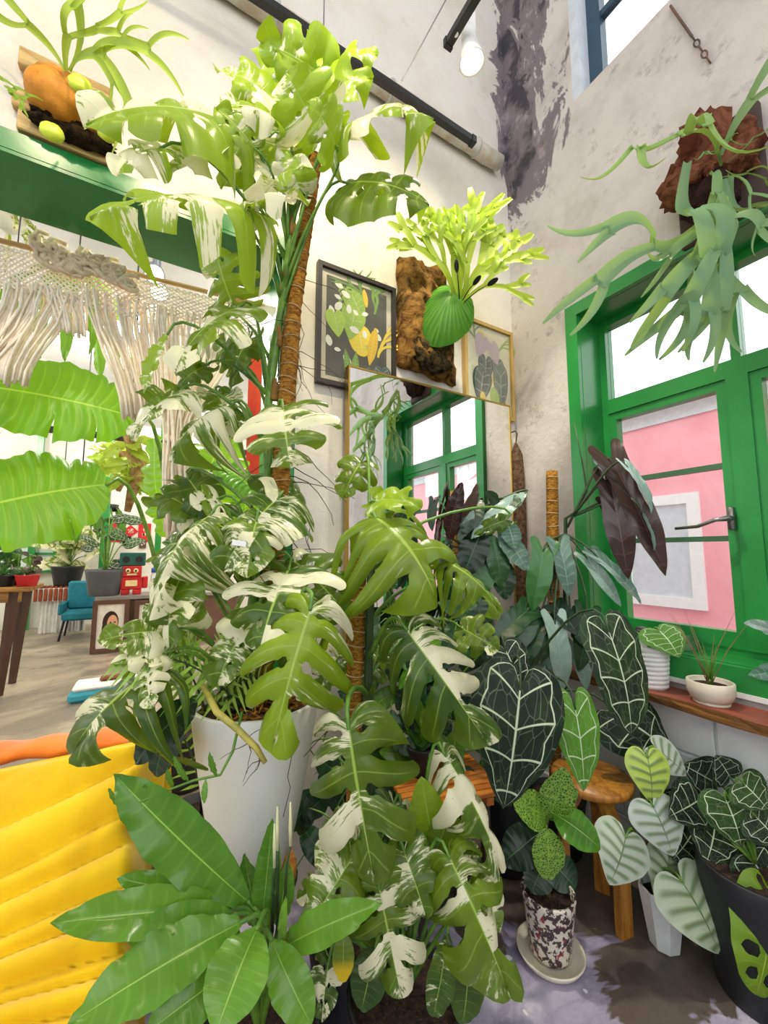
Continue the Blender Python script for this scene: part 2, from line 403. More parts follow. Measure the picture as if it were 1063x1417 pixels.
def blade(outline, nl, v0, seed, cut=None, gap=.3, holes=0., bend=.6, fold=.15, droop=.2, wav=.02, tilt=.08, curve=.06,
          us=US_S, fs=(0, .25, .5, .75, 1), tip=.97, rnd_=.0, edge=0., nbump=.01, h0=.2, h1=.27, hw=.34, lag=1.):
    """leaf: petiole at the origin, chord to the tip along +y, face +z. UV = (lobe coordinate, signed way from midrib to edge)"""
    R = random.Random(seed); at = catmull(outline, 0); vs = []; fc = []; uv = []
    for sg in (1, -1):
        cuts = [1.1]+[(R.uniform(*cut) if cut and R.random() < .9 else 1.1) for _ in range(nl-1)]+[1.1]
        if cut: cuts[1] = max(cuts[1], .6)
        hol = [0]+[(1 if R.random() < holes else 0) for _ in range(nl-1)]+[0]
        gp = [gap*R.uniform(.6, 1.3) for _ in range(nl+1)]
        ti = [R.uniform(-1, 1)*tilt for _ in range(nl)]; ph = R.uniform(0, 6)
        el = [1+R.uniform(-edge, edge) for _ in range(nl)]
        def g(j, u):
            a = gp[j]*sstep(cuts[j], cuts[j]+.22, u)*(1+.5*sstep(.6, 1, u)) if cuts[j] < 1 else 0
            if hol[j]: a = max(a, hw*sstep(h0-.07, h0, u)*(1-sstep(h1, h1+.09, u)))
            return min(a, .8)
        for i in range(nl):
            base = len(vs)
            for f in fs:
                for u in us:
                    gl, gr = g(i, u), g(i+1, u)
                    f2 = .5-(.5-f)*(1-gl) if f < .5 else .5+(f-.5)*(1-gr)
                    v = (i+f2)/nl
                    opn = lerp(1 if cuts[i] < 1 else 0, 1 if cuts[i+1] < 1 else 0, f)
                    ue = u*(1-rnd_*opn*abs(2*f-1)**2.5)
                    ex = lerp(1, el[i], opn*sstep(.3, 1, u)*(1 if cut else 0))
                    ox, oy = at(v); my = max(0., (v-v0)/(1-v0))**lag*tip
                    cxp, cyp = ox*.5, (my+oy)*.5-curve*min(1, ox*3)
                    u1 = 1-ue
                    x = 2*ue*u1*cxp+ue*ue*ox*ex; y = u1*u1*my+2*ue*u1*cyp+ue*ue*oy
                    z = fold*x-droop*x*x*2+wav*math.sin(v*nl*2.2+ph)*u*u+wav*.7*math.sin(v*nl*5.1+ph*2)*u**3
                    rampL = max(0, u-cuts[i]); rampR = max(0, u-cuts[i+1])
                    z += ti[i]*lerp(rampL, rampR, f)*1.6-droop*1.2*lerp(rampL, rampR, f)**2
                    z -= nbump*4*(f-.5)**2*sstep(0, .3, u)*(1-.5*u)
                    vs.append(V((sg*x, y, z))); uv.append((i+f2, sg*u))
            nu = len(us)
            for a in range(len(fs)-1):
                for b in range(nu-1):
                    q = [base+a*nu+b, base+(a+1)*nu+b, base+(a+1)*nu+b+1, base+a*nu+b+1]
                    fc.append(q if sg > 0 else q[::-1])
    # bend along the length, then bring the chord back to (0,0,0)-(0,1,0)
    if abs(bend) > 1e-3:
        for p in vs:
            r = 1/bend; a = p.y*bend; z = p.z
            p.y, p.z = (r+z)*math.sin(a), (r+z)*math.cos(a)-r
        ty, tz = math.sin(bend)/bend, (math.cos(bend)-1)/bend
        ang = math.atan2(tz, ty); L = math.hypot(ty, tz); c, s_ = math.cos(-ang), math.sin(-ang)
        for p in vs: p.y, p.z = (p.y*c-p.z*s_)/L, (p.y*s_+p.z*c)/L; p.x /= L
    me = bpy.data.meshes.new('leaf_blade')
    bm = bmesh.new(); ul = bm.loops.layers.uv.new('UVMap'); bv = [bm.verts.new(p) for p in vs]
    for q in fc:
        if len({tuple(round(c, 5) for c in vs[i]) for i in q}) < 3: continue
        try: fa = bm.faces.new([bv[i] for i in q])
        except ValueError: continue
        fa.smooth = True
        for lp, i in zip(fa.loops, q): lp[ul].uv = uv[i]
    bmesh.ops.remove_doubles(bm, verts=bm.verts, dist=2e-4)
    bm.to_mesh(me); bm.free(); return me
O_MON = [(.02, -.02), (.13, -.19), (.32, -.22), (.47, -.06), (.53, .18), (.48, .46), (.35, .72), (.16, .91), (0, 1)]
O_MONL = [(.02, -.02), (.12, -.13), (.29, -.11), (.44, .1), (.52, .38), (.51, .64), (.40, .84), (.18, .97), (0, 1)]
O_ANT = [(.015, -.03), (.09, -.2), (.26, -.25), (.43, -.13), (.5, .1), (.45, .38), (.31, .64), (.13, .88), (0, 1)]
O_ANTL = [(.015, -.03), (.08, -.17), (.27, -.2), (.43, -.07), (.47, .15), (.44, .45), (.33, .72), (.14, .92), (0, 1)]
O_HRT = [(.02, -.03), (.12, -.2), (.31, -.22), (.49, -.05), (.54, .2), (.44, .48), (.26, .74), (.09, .93), (0, 1)]
O_STR = [(.014, 0), (.045, .06), (.115, .22), (.155, .42), (.157, .6), (.115, .8), (.045, .94), (0, 1)]
O_BAN = [(.015, 0), (.13, .03), (.22, .15), (.27, .4), (.25, .68), (.15, .9), (.05, .98), (0, 1)]
O_HAS = [(.01, -.02), (.13, -.2), (.24, -.17), (.2, .0), (.18, .2), (.2, .42), (.16, .68), (.07, .9), (0, 1)]
O_ELL = [(.012, 0), (.09, .05), (.21, .22), (.26, .45), (.22, .7), (.1, .92), (0, 1)]
O_RND = [(.02, -.02), (.2, -.16), (.42, -.08), (.54, .2), (.53, .5), (.4, .8), (.18, .96), (0, 1)]
LEAF = {}
def kind(name, full, *a, n=3, **k): LEAF[name] = dict(full=full, a=a, k=k, n=n, m={})
kind('monstera', 1.06, O_MON, 6, .2, n=6, lag=1.35, curve=.1, cut=(.24, .46), gap=.26, holes=.6, bend=.75, fold=.05, droop=.28, wav=.015, tilt=.26, us=US_M, fs=FS7, rnd_=.1, edge=.07, nbump=.03)
kind('monstera_flat', 1.06, O_MONL, 6, .16, n=4, lag=1.7, curve=.12, tip=.9, cut=(.17, .32), gap=.32, holes=.5, bend=.55, fold=.03, droop=.38, wav=.01, tilt=.2, us=US_M, fs=FS7, rnd_=.1, edge=.08, nbump=.03)
kind('monstera_droop', 1.06, O_MONL, 6, .18, n=4, lag=1.65, curve=.12, tip=.9, cut=(.18, .36), gap=.3, holes=.4, bend=1.2, fold=-.1, droop=.7, wav=.015, tilt=.35, us=US_M, fs=FS7, rnd_=.1, edge=.1, nbump=.035)
kind('monstera_young', 1.06, O_MON, 5, .2, n=5, lag=1.3, curve=.09, cut=(.42, .8), gap=.2, holes=.3, bend=.9, fold=.28, droop=.35, wav=.05, tilt=.35, us=US_M, fs=FS7, rnd_=.12, edge=.08, nbump=.035)
kind('adansonii', 1.08, O_RND, 6, .12, n=2, cut=None, gap=.3, holes=1., bend=.5, fold=.05, droop=.2, us=US_M, fs=FS7, h0=.25, h1=.62, hw=.55)
kind('anthurium', 1.0, O_ANT, 5, .22, n=3, bend=.5, fold=.1, droop=.2, wav=.012, nbump=.018, us=(0, .1, .2, .3, .42, .54, .66, .78, .88, .95, 1))
kind('anthurium_long', .94, O_ANTL, 6, .16, n=3, bend=.6, fold=.08, droop=.15, wav=.01, nbump=.02, us=(0, .1, .2, .3, .42, .54, .66, .78, .88, .95, 1))
kind('heart', 1.08, O_HRT, 7, .2, n=3, bend=.7, fold=.1, droop=.25, wav=.008, nbump=.018)
kind('strap', .32, O_STR, 12, .0, n=4, bend=.75, fold=.42, droop=.5, wav=.02, nbump=.006, us=(0, .2, .4, .6, .8, 1), fs=(0, .5, 1))
kind('strap_flat', .32, O_STR, 12, .0, n=3, bend=.4, fold=.32, droop=.4, wav=.02, nbump=.006, us=(0, .2, .4, .6, .8, 1), fs=(0, .5, 1))
kind('banana', .54, O_BAN, 15, .0, n=3, cut=(.45, 1.9), gap=.1, bend=.5, fold=.12, droop=.35, wav=.018, tilt=.1, nbump=.016, us=(0, .1, .25, .4, .55, .7, .85, 1), fs=(0, .2, .5, .8, 1), rnd_=.05)
kind('hastate', .48, O_HAS, 8, .12, n=3, bend=.5, fold=.22, droop=.15, wav=.008, nbump=.006)
kind('ellip', .52, O_ELL, 9, .0, n=3, bend=.6, fold=.15, droop=.2, wav=.012, nbump=.006)
kind('fan', 1.08, O_RND, 15, .9, n=2, bend=.8, fold=-.05, droop=.45, wav=.006, nbump=.02, lag=2.)
kind('round', 1.08, O_RND, 9, .1, n=2, bend=.8, fold=-.05, droop=.3, wav=.012, nbump=.012)
def leafmesh(k, i):
    L = LEAF[k]; i %= L['n']
    if i not in L['m']: L['m'][i] = blade(*L['a'], sum(map(ord, k))+i*31, **L['k'])
    return L['m'][i]

# leaf materials -----------------------------------------------------
def leaf_mat(name, dark, light, vein, rough=.38, spec=.5, vw=.05, vs=.6, variegated=None, trans=.28, tcol=None, net=False, mottled=None, side=.0, collective=False, vein_soft=.5):
    t = NT(name); uvn = t.n.new('ShaderNodeUVMap'); s = t.sep(uvn.outputs[0]); X = s[0]; u = t.math('ABSOLUTE', s[1]); sd = t.math('SIGN', s[1])
    p = t.coord('Object'); rn = t.rnd(); tint = t.prop('tint')
    fx = t.math('ABSOLUTE', t.math('SUBTRACT', t.math('FRACT', X), .5))
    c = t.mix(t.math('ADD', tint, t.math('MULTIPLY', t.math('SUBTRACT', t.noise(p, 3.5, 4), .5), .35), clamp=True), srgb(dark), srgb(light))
    mid = t.math('SUBTRACT', 1, t.ss(u, .012, .035))
    ve = t.math('SUBTRACT', 1, t.ss(fx, vw*vein_soft, vw)); ve = t.math('MULTIPLY', ve, t.math('SUBTRACT', 1, t.ss(u, .7, .95)))
    if collective:
        uc = t.math('SUBTRACT', u, t.math('ADD', .80, t.math('MULTIPLY', fx, -.22)))
        ve = t.math('MAXIMUM', t.math('MULTIPLY', t.math('SUBTRACT', 1, t.ss(fx, vw*vein_soft, vw)), t.math('SUBTRACT', 1, t.ss(u, .76, .82))),
                    t.math('SUBTRACT', 1, t.ss(t.math('ABSOLUTE', uc), .010, .022)))
        x3 = t.math('ABSOLUTE', t.math('SUBTRACT', t.math('FRACT', t.math('ADD', t.math('MULTIPLY', X, 1.), t.math('MULTIPLY', u, .0))), .5))
        vo = t.n.new('ShaderNodeTexVoronoi'); vo.feature = 'DISTANCE_TO_EDGE'; vo.inputs['Scale'].default_value = 1.
        t.set(vo.inputs['Vector'], t.xyz(t.math('MULTIPLY', X, 1.6), t.math('MULTIPLY', s[1], 4.2), t.math('MULTIPLY', rn, 9)))
        ve = t.math('MAXIMUM', ve, t.math('MULTIPLY', t.math('SUBTRACT', 1, t.ss(vo.outputs['Distance'], .012, .035)), .16))
    veins = t.math('MAXIMUM', mid, t.math('MULTIPLY', ve, vs))
    c = t.mix(veins, c, srgb(vein))
    ht = t.math('MULTIPLY', veins, -1.)
    if net:                                                     # mosaic netting between the veins
        vo = t.n.new('ShaderNodeTexVoronoi'); vo.feature = 'DISTANCE_TO_EDGE'; vo.inputs['Scale'].default_value = 26.
        t.set(vo.inputs['Vector'], p); c = t.mix(t.math('SUBTRACT', 1, t.ss(vo.outputs['Distance'], .08, .2)), c, srgb(net))
    tc = srgb(tcol or light)
    if variegated:
        var = t.prop('var'); sdp = t.math('MULTIPLY', sd, t.prop('side'))
        q = t.xyz(t.math('MULTIPLY', X, 1.0), t.math('MULTIPLY', u, .55), t.math('ADD', t.math('MULTIPLY', rn, 40), t.math('MULTIPLY', sd, 3.7)))
        a = t.noise(q, 1.35, 2.5, .5)
        q2 = t.xyz(t.math('MULTIPLY', X, 7.), t.math('MULTIPLY', u, 1.6), t.math('ADD', t.math('MULTIPLY', rn, 20), sd))
        b = t.noise(q2, 1.5, 4, .65)
        wn = t.n.new('ShaderNodeTexWhiteNoise'); wn.noise_dimensions = '3D'
        t.set(wn.inputs['Vector'], t.xyz(t.math('FLOOR', t.math('ADD', X, t.math('MULTIPLY', t.math('SUBTRACT', b, .5), .5))), sd, t.math('MULTIPLY', rn, 91)))
        h = wn.outputs['Value']
        m = t.math('ADD', t.math('MULTIPLY', a, .50), t.math('MULTIPLY', b, .34)); m = t.math('ADD', m, t.math('MULTIPLY', h, .20)); m = t.math('ADD', m, t.math('MULTIPLY', sdp, .10))
        thr = t.math('SUBTRACT', .70, t.math('MULTIPLY', var, .27))
        w_ = t.ss(t.math('SUBTRACT', m, thr), -.012, .012)
        w_ = t.math('MULTIPLY', w_, t.ss(var, .0, .05))
        half = t.math('MULTIPLY', t.ss(t.math('SUBTRACT', m, thr), -.06, -.012), .35)
        half = t.math('MULTIPLY', half, t.ss(var, .0, .05))
        c = t.mix(half, c, srgb('9fb56a')); c = t.mix(w_, c, srgb(variegated))
        tc = t.mix(w_, tc, srgb(variegated))
    if mottled:
        m = t.ss(t.noise(p, 9, 3, .6), .5, .58); c = t.mix(t.math('MULTIPLY', m, .8), c, srgb(mottled))
    dead = t.prop('yellow')
    c = t.mix(t.math('MULTIPLY', dead, t.ss(t.sep(p)[1], .45, .8)), c, srgb('e6c21a'))
    b = t.pbr(c, rough, 0, spec, t.bump(t.math('ADD', ht, t.math('MULTIPLY', t.noise(p, 25, 3), .3)), .25, .004))
    tr = t.node('BsdfTranslucent', {0: tc})
    mx = t.node('MixShader', {0: trans, 1: b, 2: tr.outputs[0]})
    return t.done(mx.outputs[0])
ML = dict(
    mon=leaf_mat('variegated_monstera_leaf', '103f18', 'a6c420', 'a6c455', variegated='efecc6', vw=.03, vs=.45, trans=.27, rough=.3, spec=.42),
    dark=leaf_mat('dark_leaf', '0d2416', '3f7f38', '4f7f45', rough=.3, vs=.35, vw=.05, trans=.12),
    strap=leaf_mat('glossy_green_leaf', '2f6e1a', '8aba3a', 'a6cc58', rough=.24, vs=.10, vw=.14, trans=.2),
    ban=leaf_mat('lime_banana_leaf', '3f8a16', '93c424', 'b8dc50', rough=.35, vs=.3, vw=.09, trans=.35, tcol='8fc41e'),
    anth=leaf_mat('white_veined_velvet_leaf', '0e1e17', '6fae2e', 'd3e4bc', rough=.5, spec=.3, vw=.04, vs=.95, trans=.08, collective=True),
    silver=leaf_mat('silver_heart_leaf', 'bcc6ba', 'b9d052', '62804e', rough=.34, vw=.36, vs=.85, trans=.12, vein_soft=.05),
    mosaic=leaf_mat('mosaic_leaf', '12381c', '2c6a26', '8fc23c', rough=.35, vs=.5, vw=.08, trans=.15, net='8fb83c'),
    maroon=leaf_mat('maroon_leaf', '2a1a1e', '5a4a3a', '6b4a45', rough=.25, vs=.35, vw=.08, trans=.1, tcol='8a4a3a'),
    blue=leaf_mat('blue_green_leaf', '2f5c48', '9db8a8', 'a5c4ae', rough=.22, vs=.35, vw=.1, trans=.12),
    stag=leaf_mat('grey_green_frond', '6f957a', 'b4d24e', '7fa084', rough=.5, spec=.3, vs=.0, trans=.25),
    lime=leaf_mat('lime_frond', '6f9a1c', 'b2c93a', 'c4d65a', rough=.45, vs=.2, trans=.35),
)
M_stem = mat('green_stem', '6f9a35', .4, var=.3, scale=20, c2='4f7a2a')
M_stemd = mat('dark_stem', '38512c', .45, var=.3, scale=20)
M_stemb = mat('brown_stem', '7a6236', .6, var=.35, scale=20)
M_root = mat('aerial_root', '4e3626', .8, var=.3)
M_soil = mat('potting_bark', '4a3220', .95, scale=60, c2='2a1c12', bump=.9, bscale=80, bdist=.02)
def coir():
    t = NT('coir_pole'); p = t.pos(); s = t.sep(p)
    q = t.xyz(t.math('MULTIPLY', s[0], 22), t.math('MULTIPLY', s[1], 22), t.math('MULTIPLY', s[2], 60))
    n = t.noise(q, 2.4, 6, .7, dist=.6)
    return t.done(t.pbr(t.mix(t.ss(n, .35, .65), srgb('7a4a1c'), srgb('c9923e')), .95, 0, .15, t.bump(n, .9, .01)))
M_coir = coir()
M_twine = mat('pale_twine', 'c9b68c', .8)
CNT = [0]
class Plant:
    def __init__(s, name, label, cat='plant', base=(0, 0, 0), mat=None, group=None, seed=1):
        s.root = thing(name, label, cat, base, group); s.R = random.Random(seed); s.mat = mat; s.i = seed
    def leaf3(s, k, B, T, W, n, mat=None, node=None, tint=.3, var=0., side=0., pr=.0035, sag=.25, pm=None, yellow=0., name='leaf'):
        B, T, n = V(B), V(T), V(n); y = (T-B); L = y.length; y.normalize()
        z = n-y*n.dot(y)
        if z.length < .05: z = V((0, 0, 1))-y*y.z
        z.normalize(); x = y.cross(z); sx = W/LEAF[k]['full'] if k in LEAF else W
        s.i += 1; me = leafmesh(k, s.i)
        M = Matrix((( x.x*sx, y.x*L, z.x*L, B.x), (x.y*sx, y.y*L, z.y*L, B.y), (x.z*sx, y.z*L, z.z*L, B.z), (0, 0, 0, 1)))
        o = link(name, me, mat or s.mat, s.root, M)
        o['tint'] = float(tint); o['var'] = float(var); o['side'] = float(side); o['yellow'] = float(yellow)
        if node is not None:
            N = V(node); d = (B-N).length
            # leave the stem upwards, arrive along the leaf
            c1 = N.lerp(B, .45)+V((0, 0, 1))*d*sag; c2 = B-y*min(.3*d, .1)+V((0, 0, 1))*d*sag*.3
            pts = []
            for j in range(9):
                t = j/8; a = 1-t; pts.append(N*a**3+c1*3*a*a*t+c2*3*a*t*t+B*t**3)
            pts.append(B+y*L*.02)
            mb = MB().tube(pts, [pr*lerp(1.9, 1, j/9) for j in range(10)], 6)
            build(mb, 'petiole', pm or M_stem, o, True)
        return o
    def leaf(s, k, b, t, w, d, d2=None, face=(0, .3, 1), node=None, **kw):
        """b, t: where base and tip show in the photograph; d, d2: their distances; w: width there; face: right, up, towards"""
        d2 = d if d2 is None else d2
        B, T = U(*b, d), U(*t, d2); n = RT*face[0]+UP*face[1]-FW*face[2]
        if node is not None and len(node) == 3 and node[0] > 3: node = U(*node)
        return s.leaf3(k, B, T, w*(d+d2)/2/FPX, n, node=node, **kw)
    def part(s, mb, name, m, smooth=True): return build(mb, name, m, s.root, smooth)
    def moss_pole(s, a, b, r, rings=10, mat=None):
        a, b = V(a), V(b); n = 30; R = s.R
        pts = [a.lerp(b, i/(n-1)) for i in range(n)]
        mb = MB().tube(pts, [r*(1+R.uniform(-.05, .06)) for _ in pts], 14)
        po = s.part(mb, 'moss_pole', mat or M_coir)
        ax = (b-a).normalized(); e = ax.cross(V((0, 1, 0))).normalized(); g = ax.cross(e)
        for i in range(rings):
            c = a.lerp(b, (i+.5)/rings); tl = R.uniform(-.25, .25)
            ring = [c+(e*math.cos(q)+g*math.sin(q))*r*1.06+ax*r*tl*math.cos(q) for q in [2*math.pi*j/12 for j in range(13)]]
            build(MB().tube(ring, .0016, 4), 'twine', M_twine, po)
        return po
    def roots(s, a, b, n, r=.0018, spread=.12, name='aerial_root'):
        R = s.R; a, b = V(a), V(b)
        for i in range(n):
            p = a.lerp(b, R.random()); d = V((R.uniform(-1, 1), R.uniform(-.6, .6), R.uniform(-.6, .3))).normalized(); pts = [p]
            for k in range(6):
                d = (d+V((R.uniform(-.6, .6), R.uniform(-.5, .5), R.uniform(-.8, .3)))).normalized(); pts.append(pts[-1]+d*spread*.25)
            s.part(MB().tube(pts, [r*(1-.1*k) for k in range(7)], 5), name, M_root)
def pot_mesh(prof, n=36): return MB().lathe(prof, n)
def pot(pl, c, r1, r2, h, m, rim=.012, soil=True, name='pot', lip=True, wall=.012, belly=None):
    """open pot: c = centre of its foot, r1 foot radius, r2 mouth radius"""
    pr = [(r1*.3, 0), (r1*.97, 0), (r1, .01)]
    for i in range(1, 8):
        t = i/8; pr.append((lerp(r1, r2, t if not belly else t**belly), .01+(h-.01)*t))
    pr += [(r2, h-.004), (r2-.003, h), (r2-wall, h), (r2-wall*1.1, h-.05), (r2*.5, h-.052)]
    o = pl.part(MB().lathe(pr, 40, c), name, m)
    if soil:
        R = random.Random(5); mb = MB(); rr = r2-wall*1.15; V0 = V(c)+V((0, 0, h-.03)); rings = 6; n = 20
        mb.v.append(V0+V((0, 0, .01)))
        for i in range(1, rings+1):
            for k in range(n):
                q = 2*math.pi*k/n; mb.v.append(V0+V((rr*i/rings*math.cos(q), rr*i/rings*math.sin(q), R.uniform(-.006, .008) if i < rings else -.004)))
        for k in range(n): mb.f.append((0, 1+k, 1+(k+1) % n))
        for i in range(rings-1):
            for k in range(n): mb.f.append((1+i*n+k, 1+(i+1)*n+k, 1+(i+1)*n+(k+1) % n, 1+i*n+(k+1) % n))
        pl.part(mb, 'soil', M_soil)
    return o
# ------------------------------------------------------------------ tall variegated monstera in the white pot
def ceramic():
    t = NT('cracked_white_ceramic'); p = t.pos()
    sp = t.ss(t.noise(p, 130, 2), .68, .74)
    return t.done(t.pbr(t.mix(t.math('MULTIPLY', sp, .4), srgb('f0efe9'), srgb('a9a59b')), .45, 0, .5, t.bump(t.noise(p, 40, 4), .08, .005)))
M_ceramic = ceramic()
M_oak = wood_mat('golden_oak', 'c58a3c', '96602a', 2, 1.)
PC = U(352, 1100, 1.32); PC.z = .45
st = thing('plant_stand', 'low golden wooden stand under the tall white planter', 'stand', (PC.x, PC.y, 0))
build(MB().lathe([(.02, .40), (.135, .40), (.14, .41), (.14, .44), (.135, .448), (.02, .448)], 32, (PC.x, PC.y, 0)), 'top', M_oak, st, True)
for k in range(4):
    q = math.pi/4+k*math.pi/2; e = V((math.cos(q), math.sin(q), 0))
    build(MB().tube([V((PC.x, PC.y, 0))+e*.13, V((PC.x, PC.y, .405))+e*.10], [.013, .018], 8), 'leg', M_oak, st, True)
A = Plant('variegated_monstera', 'tall variegated monstera climbing a coir pole in a big white planter', 'plant', (PC.x, PC.y, .45), ML['mon'], seed=11)
pot(A, (PC.x, PC.y, .45), .10, .205, .52, M_ceramic, wall=.014, belly=.72)
build(MB().tube([U(405, 1040, 1.12), U(398, 1075, 1.12), U(402, 1090, 1.12), U(392, 1130, 1.125)], .0012, 4), 'crack_line', M_root, A.root)
pb, pt = V((PC.x+.01, PC.y+.02, .9)), U(436, 218, 1.50)
p1_, p2_ = U(378, 800, 1.36), U(405, 440, 1.44)
A.moss_pole(pb, p1_, .029, 8); A.moss_pole(p1_, p2_, .031, 18); A.moss_pole(p2_, pt, .026, 9)
def polept(y):                                   # point of the pole at photograph height y
    for (a, ya), (b, yb) in (((pt, 218), (p2_, 440)), ((p2_, 440), (p1_, 800)), ((p1_, 800), (pb, 960))):
        if y <= yb: return a.lerp(b, (y-ya)/(yb-ya))
    return pb
stem = [polept(y)-RT*(.048-.010*math.sin(y*.02))-FW*.012 for y in range(960, 250, -40)]
A.part(MB().tube(stem, [.016+.003*math.sin(i*2.3) for i in range(len(stem))], 9), 'stem', M_stem)
for y in range(930, 280, -75): A.part(MB().tube([polept(y)-RT*.046+V((0, -.01, -.012)), polept(y)-RT*.046+V((0, -.014, .03)), polept(y)-RT*.052+V((0, -.03, .06))], [.019, .016, .006], 8), 'leaf_sheath', mat('dry_sheath', 'b98a3a', .7, c2='7d5a26'))
A.roots(polept(380), polept(520), 14, .0016, .16); A.roots(polept(600), polept(900), 22, .0022, .2)
mb = MB(); R5 = random.Random(4)
for i in range(140):
    a, r = R5.uniform(0, 6.28), R5.uniform(0, .17); p = V((PC.x+r*math.cos(a), PC.y+r*math.sin(a), .935+R5.uniform(0, .035))); q = R5.uniform(0, 6.28)
    mb.tube([p, p+V((math.cos(q)*.03, math.sin(q)*.03, R5.uniform(-.01, .02))), p+V((math.cos(q+.8)*.05, math.sin(q+.8)*.05, -.005))], .0035, 4)
A.part(mb, 'coir_mulch', M_coir)['kind'] = 'stuff'
N = lambda y: tuple(polept(y)-RT*.046-FW*.012)
def al(k, b, t, w, d, d2, face, ny, **kw): A.leaf(k, b, t, w, d, d2, face, node=N(ny), **kw)
# crown, lit from the track, with lamplight also put into the high tints
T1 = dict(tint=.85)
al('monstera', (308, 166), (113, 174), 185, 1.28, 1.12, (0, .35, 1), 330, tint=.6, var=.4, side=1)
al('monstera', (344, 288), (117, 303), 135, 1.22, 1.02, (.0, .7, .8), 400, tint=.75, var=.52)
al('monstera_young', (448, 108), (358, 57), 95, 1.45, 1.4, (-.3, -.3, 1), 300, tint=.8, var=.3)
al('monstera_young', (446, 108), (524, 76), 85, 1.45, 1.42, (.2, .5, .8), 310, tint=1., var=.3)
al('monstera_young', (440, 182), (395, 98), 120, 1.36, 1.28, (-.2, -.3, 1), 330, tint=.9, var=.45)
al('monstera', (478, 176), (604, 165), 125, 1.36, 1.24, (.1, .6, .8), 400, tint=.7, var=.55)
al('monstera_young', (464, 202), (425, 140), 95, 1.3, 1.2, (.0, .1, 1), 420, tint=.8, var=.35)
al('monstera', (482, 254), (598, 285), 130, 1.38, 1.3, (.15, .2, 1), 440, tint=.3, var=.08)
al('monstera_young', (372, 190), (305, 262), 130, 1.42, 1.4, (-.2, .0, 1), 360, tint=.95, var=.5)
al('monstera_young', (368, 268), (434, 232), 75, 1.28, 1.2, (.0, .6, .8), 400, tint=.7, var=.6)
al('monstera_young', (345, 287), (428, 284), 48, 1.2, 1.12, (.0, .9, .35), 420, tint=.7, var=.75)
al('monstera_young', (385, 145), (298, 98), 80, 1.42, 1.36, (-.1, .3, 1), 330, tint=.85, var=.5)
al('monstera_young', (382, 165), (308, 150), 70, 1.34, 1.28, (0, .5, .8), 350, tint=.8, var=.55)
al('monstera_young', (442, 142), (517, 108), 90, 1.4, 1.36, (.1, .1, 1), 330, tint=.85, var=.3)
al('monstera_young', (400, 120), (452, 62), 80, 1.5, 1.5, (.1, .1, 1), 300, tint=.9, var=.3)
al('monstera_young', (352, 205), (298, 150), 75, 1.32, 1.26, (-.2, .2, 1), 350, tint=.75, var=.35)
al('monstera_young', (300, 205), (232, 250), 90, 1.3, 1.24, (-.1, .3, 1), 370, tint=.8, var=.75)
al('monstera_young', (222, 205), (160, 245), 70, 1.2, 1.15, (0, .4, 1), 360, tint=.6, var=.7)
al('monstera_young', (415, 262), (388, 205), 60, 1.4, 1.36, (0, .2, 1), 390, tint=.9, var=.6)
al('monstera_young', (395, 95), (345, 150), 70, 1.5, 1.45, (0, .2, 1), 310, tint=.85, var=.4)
# the middle, in front of the opening
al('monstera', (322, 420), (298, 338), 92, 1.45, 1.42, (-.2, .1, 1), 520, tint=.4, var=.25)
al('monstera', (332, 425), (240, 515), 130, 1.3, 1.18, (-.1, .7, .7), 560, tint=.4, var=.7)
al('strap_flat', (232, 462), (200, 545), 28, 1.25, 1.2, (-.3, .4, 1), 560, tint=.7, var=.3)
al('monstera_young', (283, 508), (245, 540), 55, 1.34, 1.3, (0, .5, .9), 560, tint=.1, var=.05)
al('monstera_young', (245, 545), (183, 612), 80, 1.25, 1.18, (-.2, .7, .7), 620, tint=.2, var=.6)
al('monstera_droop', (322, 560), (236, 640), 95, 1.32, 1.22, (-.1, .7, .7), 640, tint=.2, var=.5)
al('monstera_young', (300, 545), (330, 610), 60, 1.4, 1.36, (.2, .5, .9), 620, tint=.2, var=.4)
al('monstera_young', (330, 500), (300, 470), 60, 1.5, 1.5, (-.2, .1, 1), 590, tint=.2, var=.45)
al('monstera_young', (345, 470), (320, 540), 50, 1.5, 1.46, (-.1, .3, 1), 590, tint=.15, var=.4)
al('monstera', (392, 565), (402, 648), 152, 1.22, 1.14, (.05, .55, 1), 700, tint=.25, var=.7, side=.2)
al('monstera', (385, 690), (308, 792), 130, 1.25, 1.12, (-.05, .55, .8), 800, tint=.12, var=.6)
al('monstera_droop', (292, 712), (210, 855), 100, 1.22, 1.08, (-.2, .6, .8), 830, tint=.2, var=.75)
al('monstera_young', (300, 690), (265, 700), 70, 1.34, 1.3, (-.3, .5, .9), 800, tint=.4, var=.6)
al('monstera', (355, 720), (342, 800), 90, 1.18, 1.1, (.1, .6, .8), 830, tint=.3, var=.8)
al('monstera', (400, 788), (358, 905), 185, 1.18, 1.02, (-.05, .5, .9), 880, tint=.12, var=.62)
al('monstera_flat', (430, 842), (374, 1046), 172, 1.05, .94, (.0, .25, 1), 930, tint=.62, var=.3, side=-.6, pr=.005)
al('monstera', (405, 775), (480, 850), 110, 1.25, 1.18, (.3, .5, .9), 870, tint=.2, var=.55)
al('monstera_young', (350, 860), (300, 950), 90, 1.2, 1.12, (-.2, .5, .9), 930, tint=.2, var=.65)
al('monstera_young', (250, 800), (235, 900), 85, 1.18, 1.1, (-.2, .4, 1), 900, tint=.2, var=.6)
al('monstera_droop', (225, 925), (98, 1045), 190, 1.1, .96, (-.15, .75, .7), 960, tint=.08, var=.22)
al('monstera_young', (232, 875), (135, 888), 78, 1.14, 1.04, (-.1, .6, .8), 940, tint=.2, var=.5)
al('monstera_young', (225, 905), (150, 920), 55, 1.1, 1.02, (-.1, .7, .7), 950, tint=.3, var=.75)
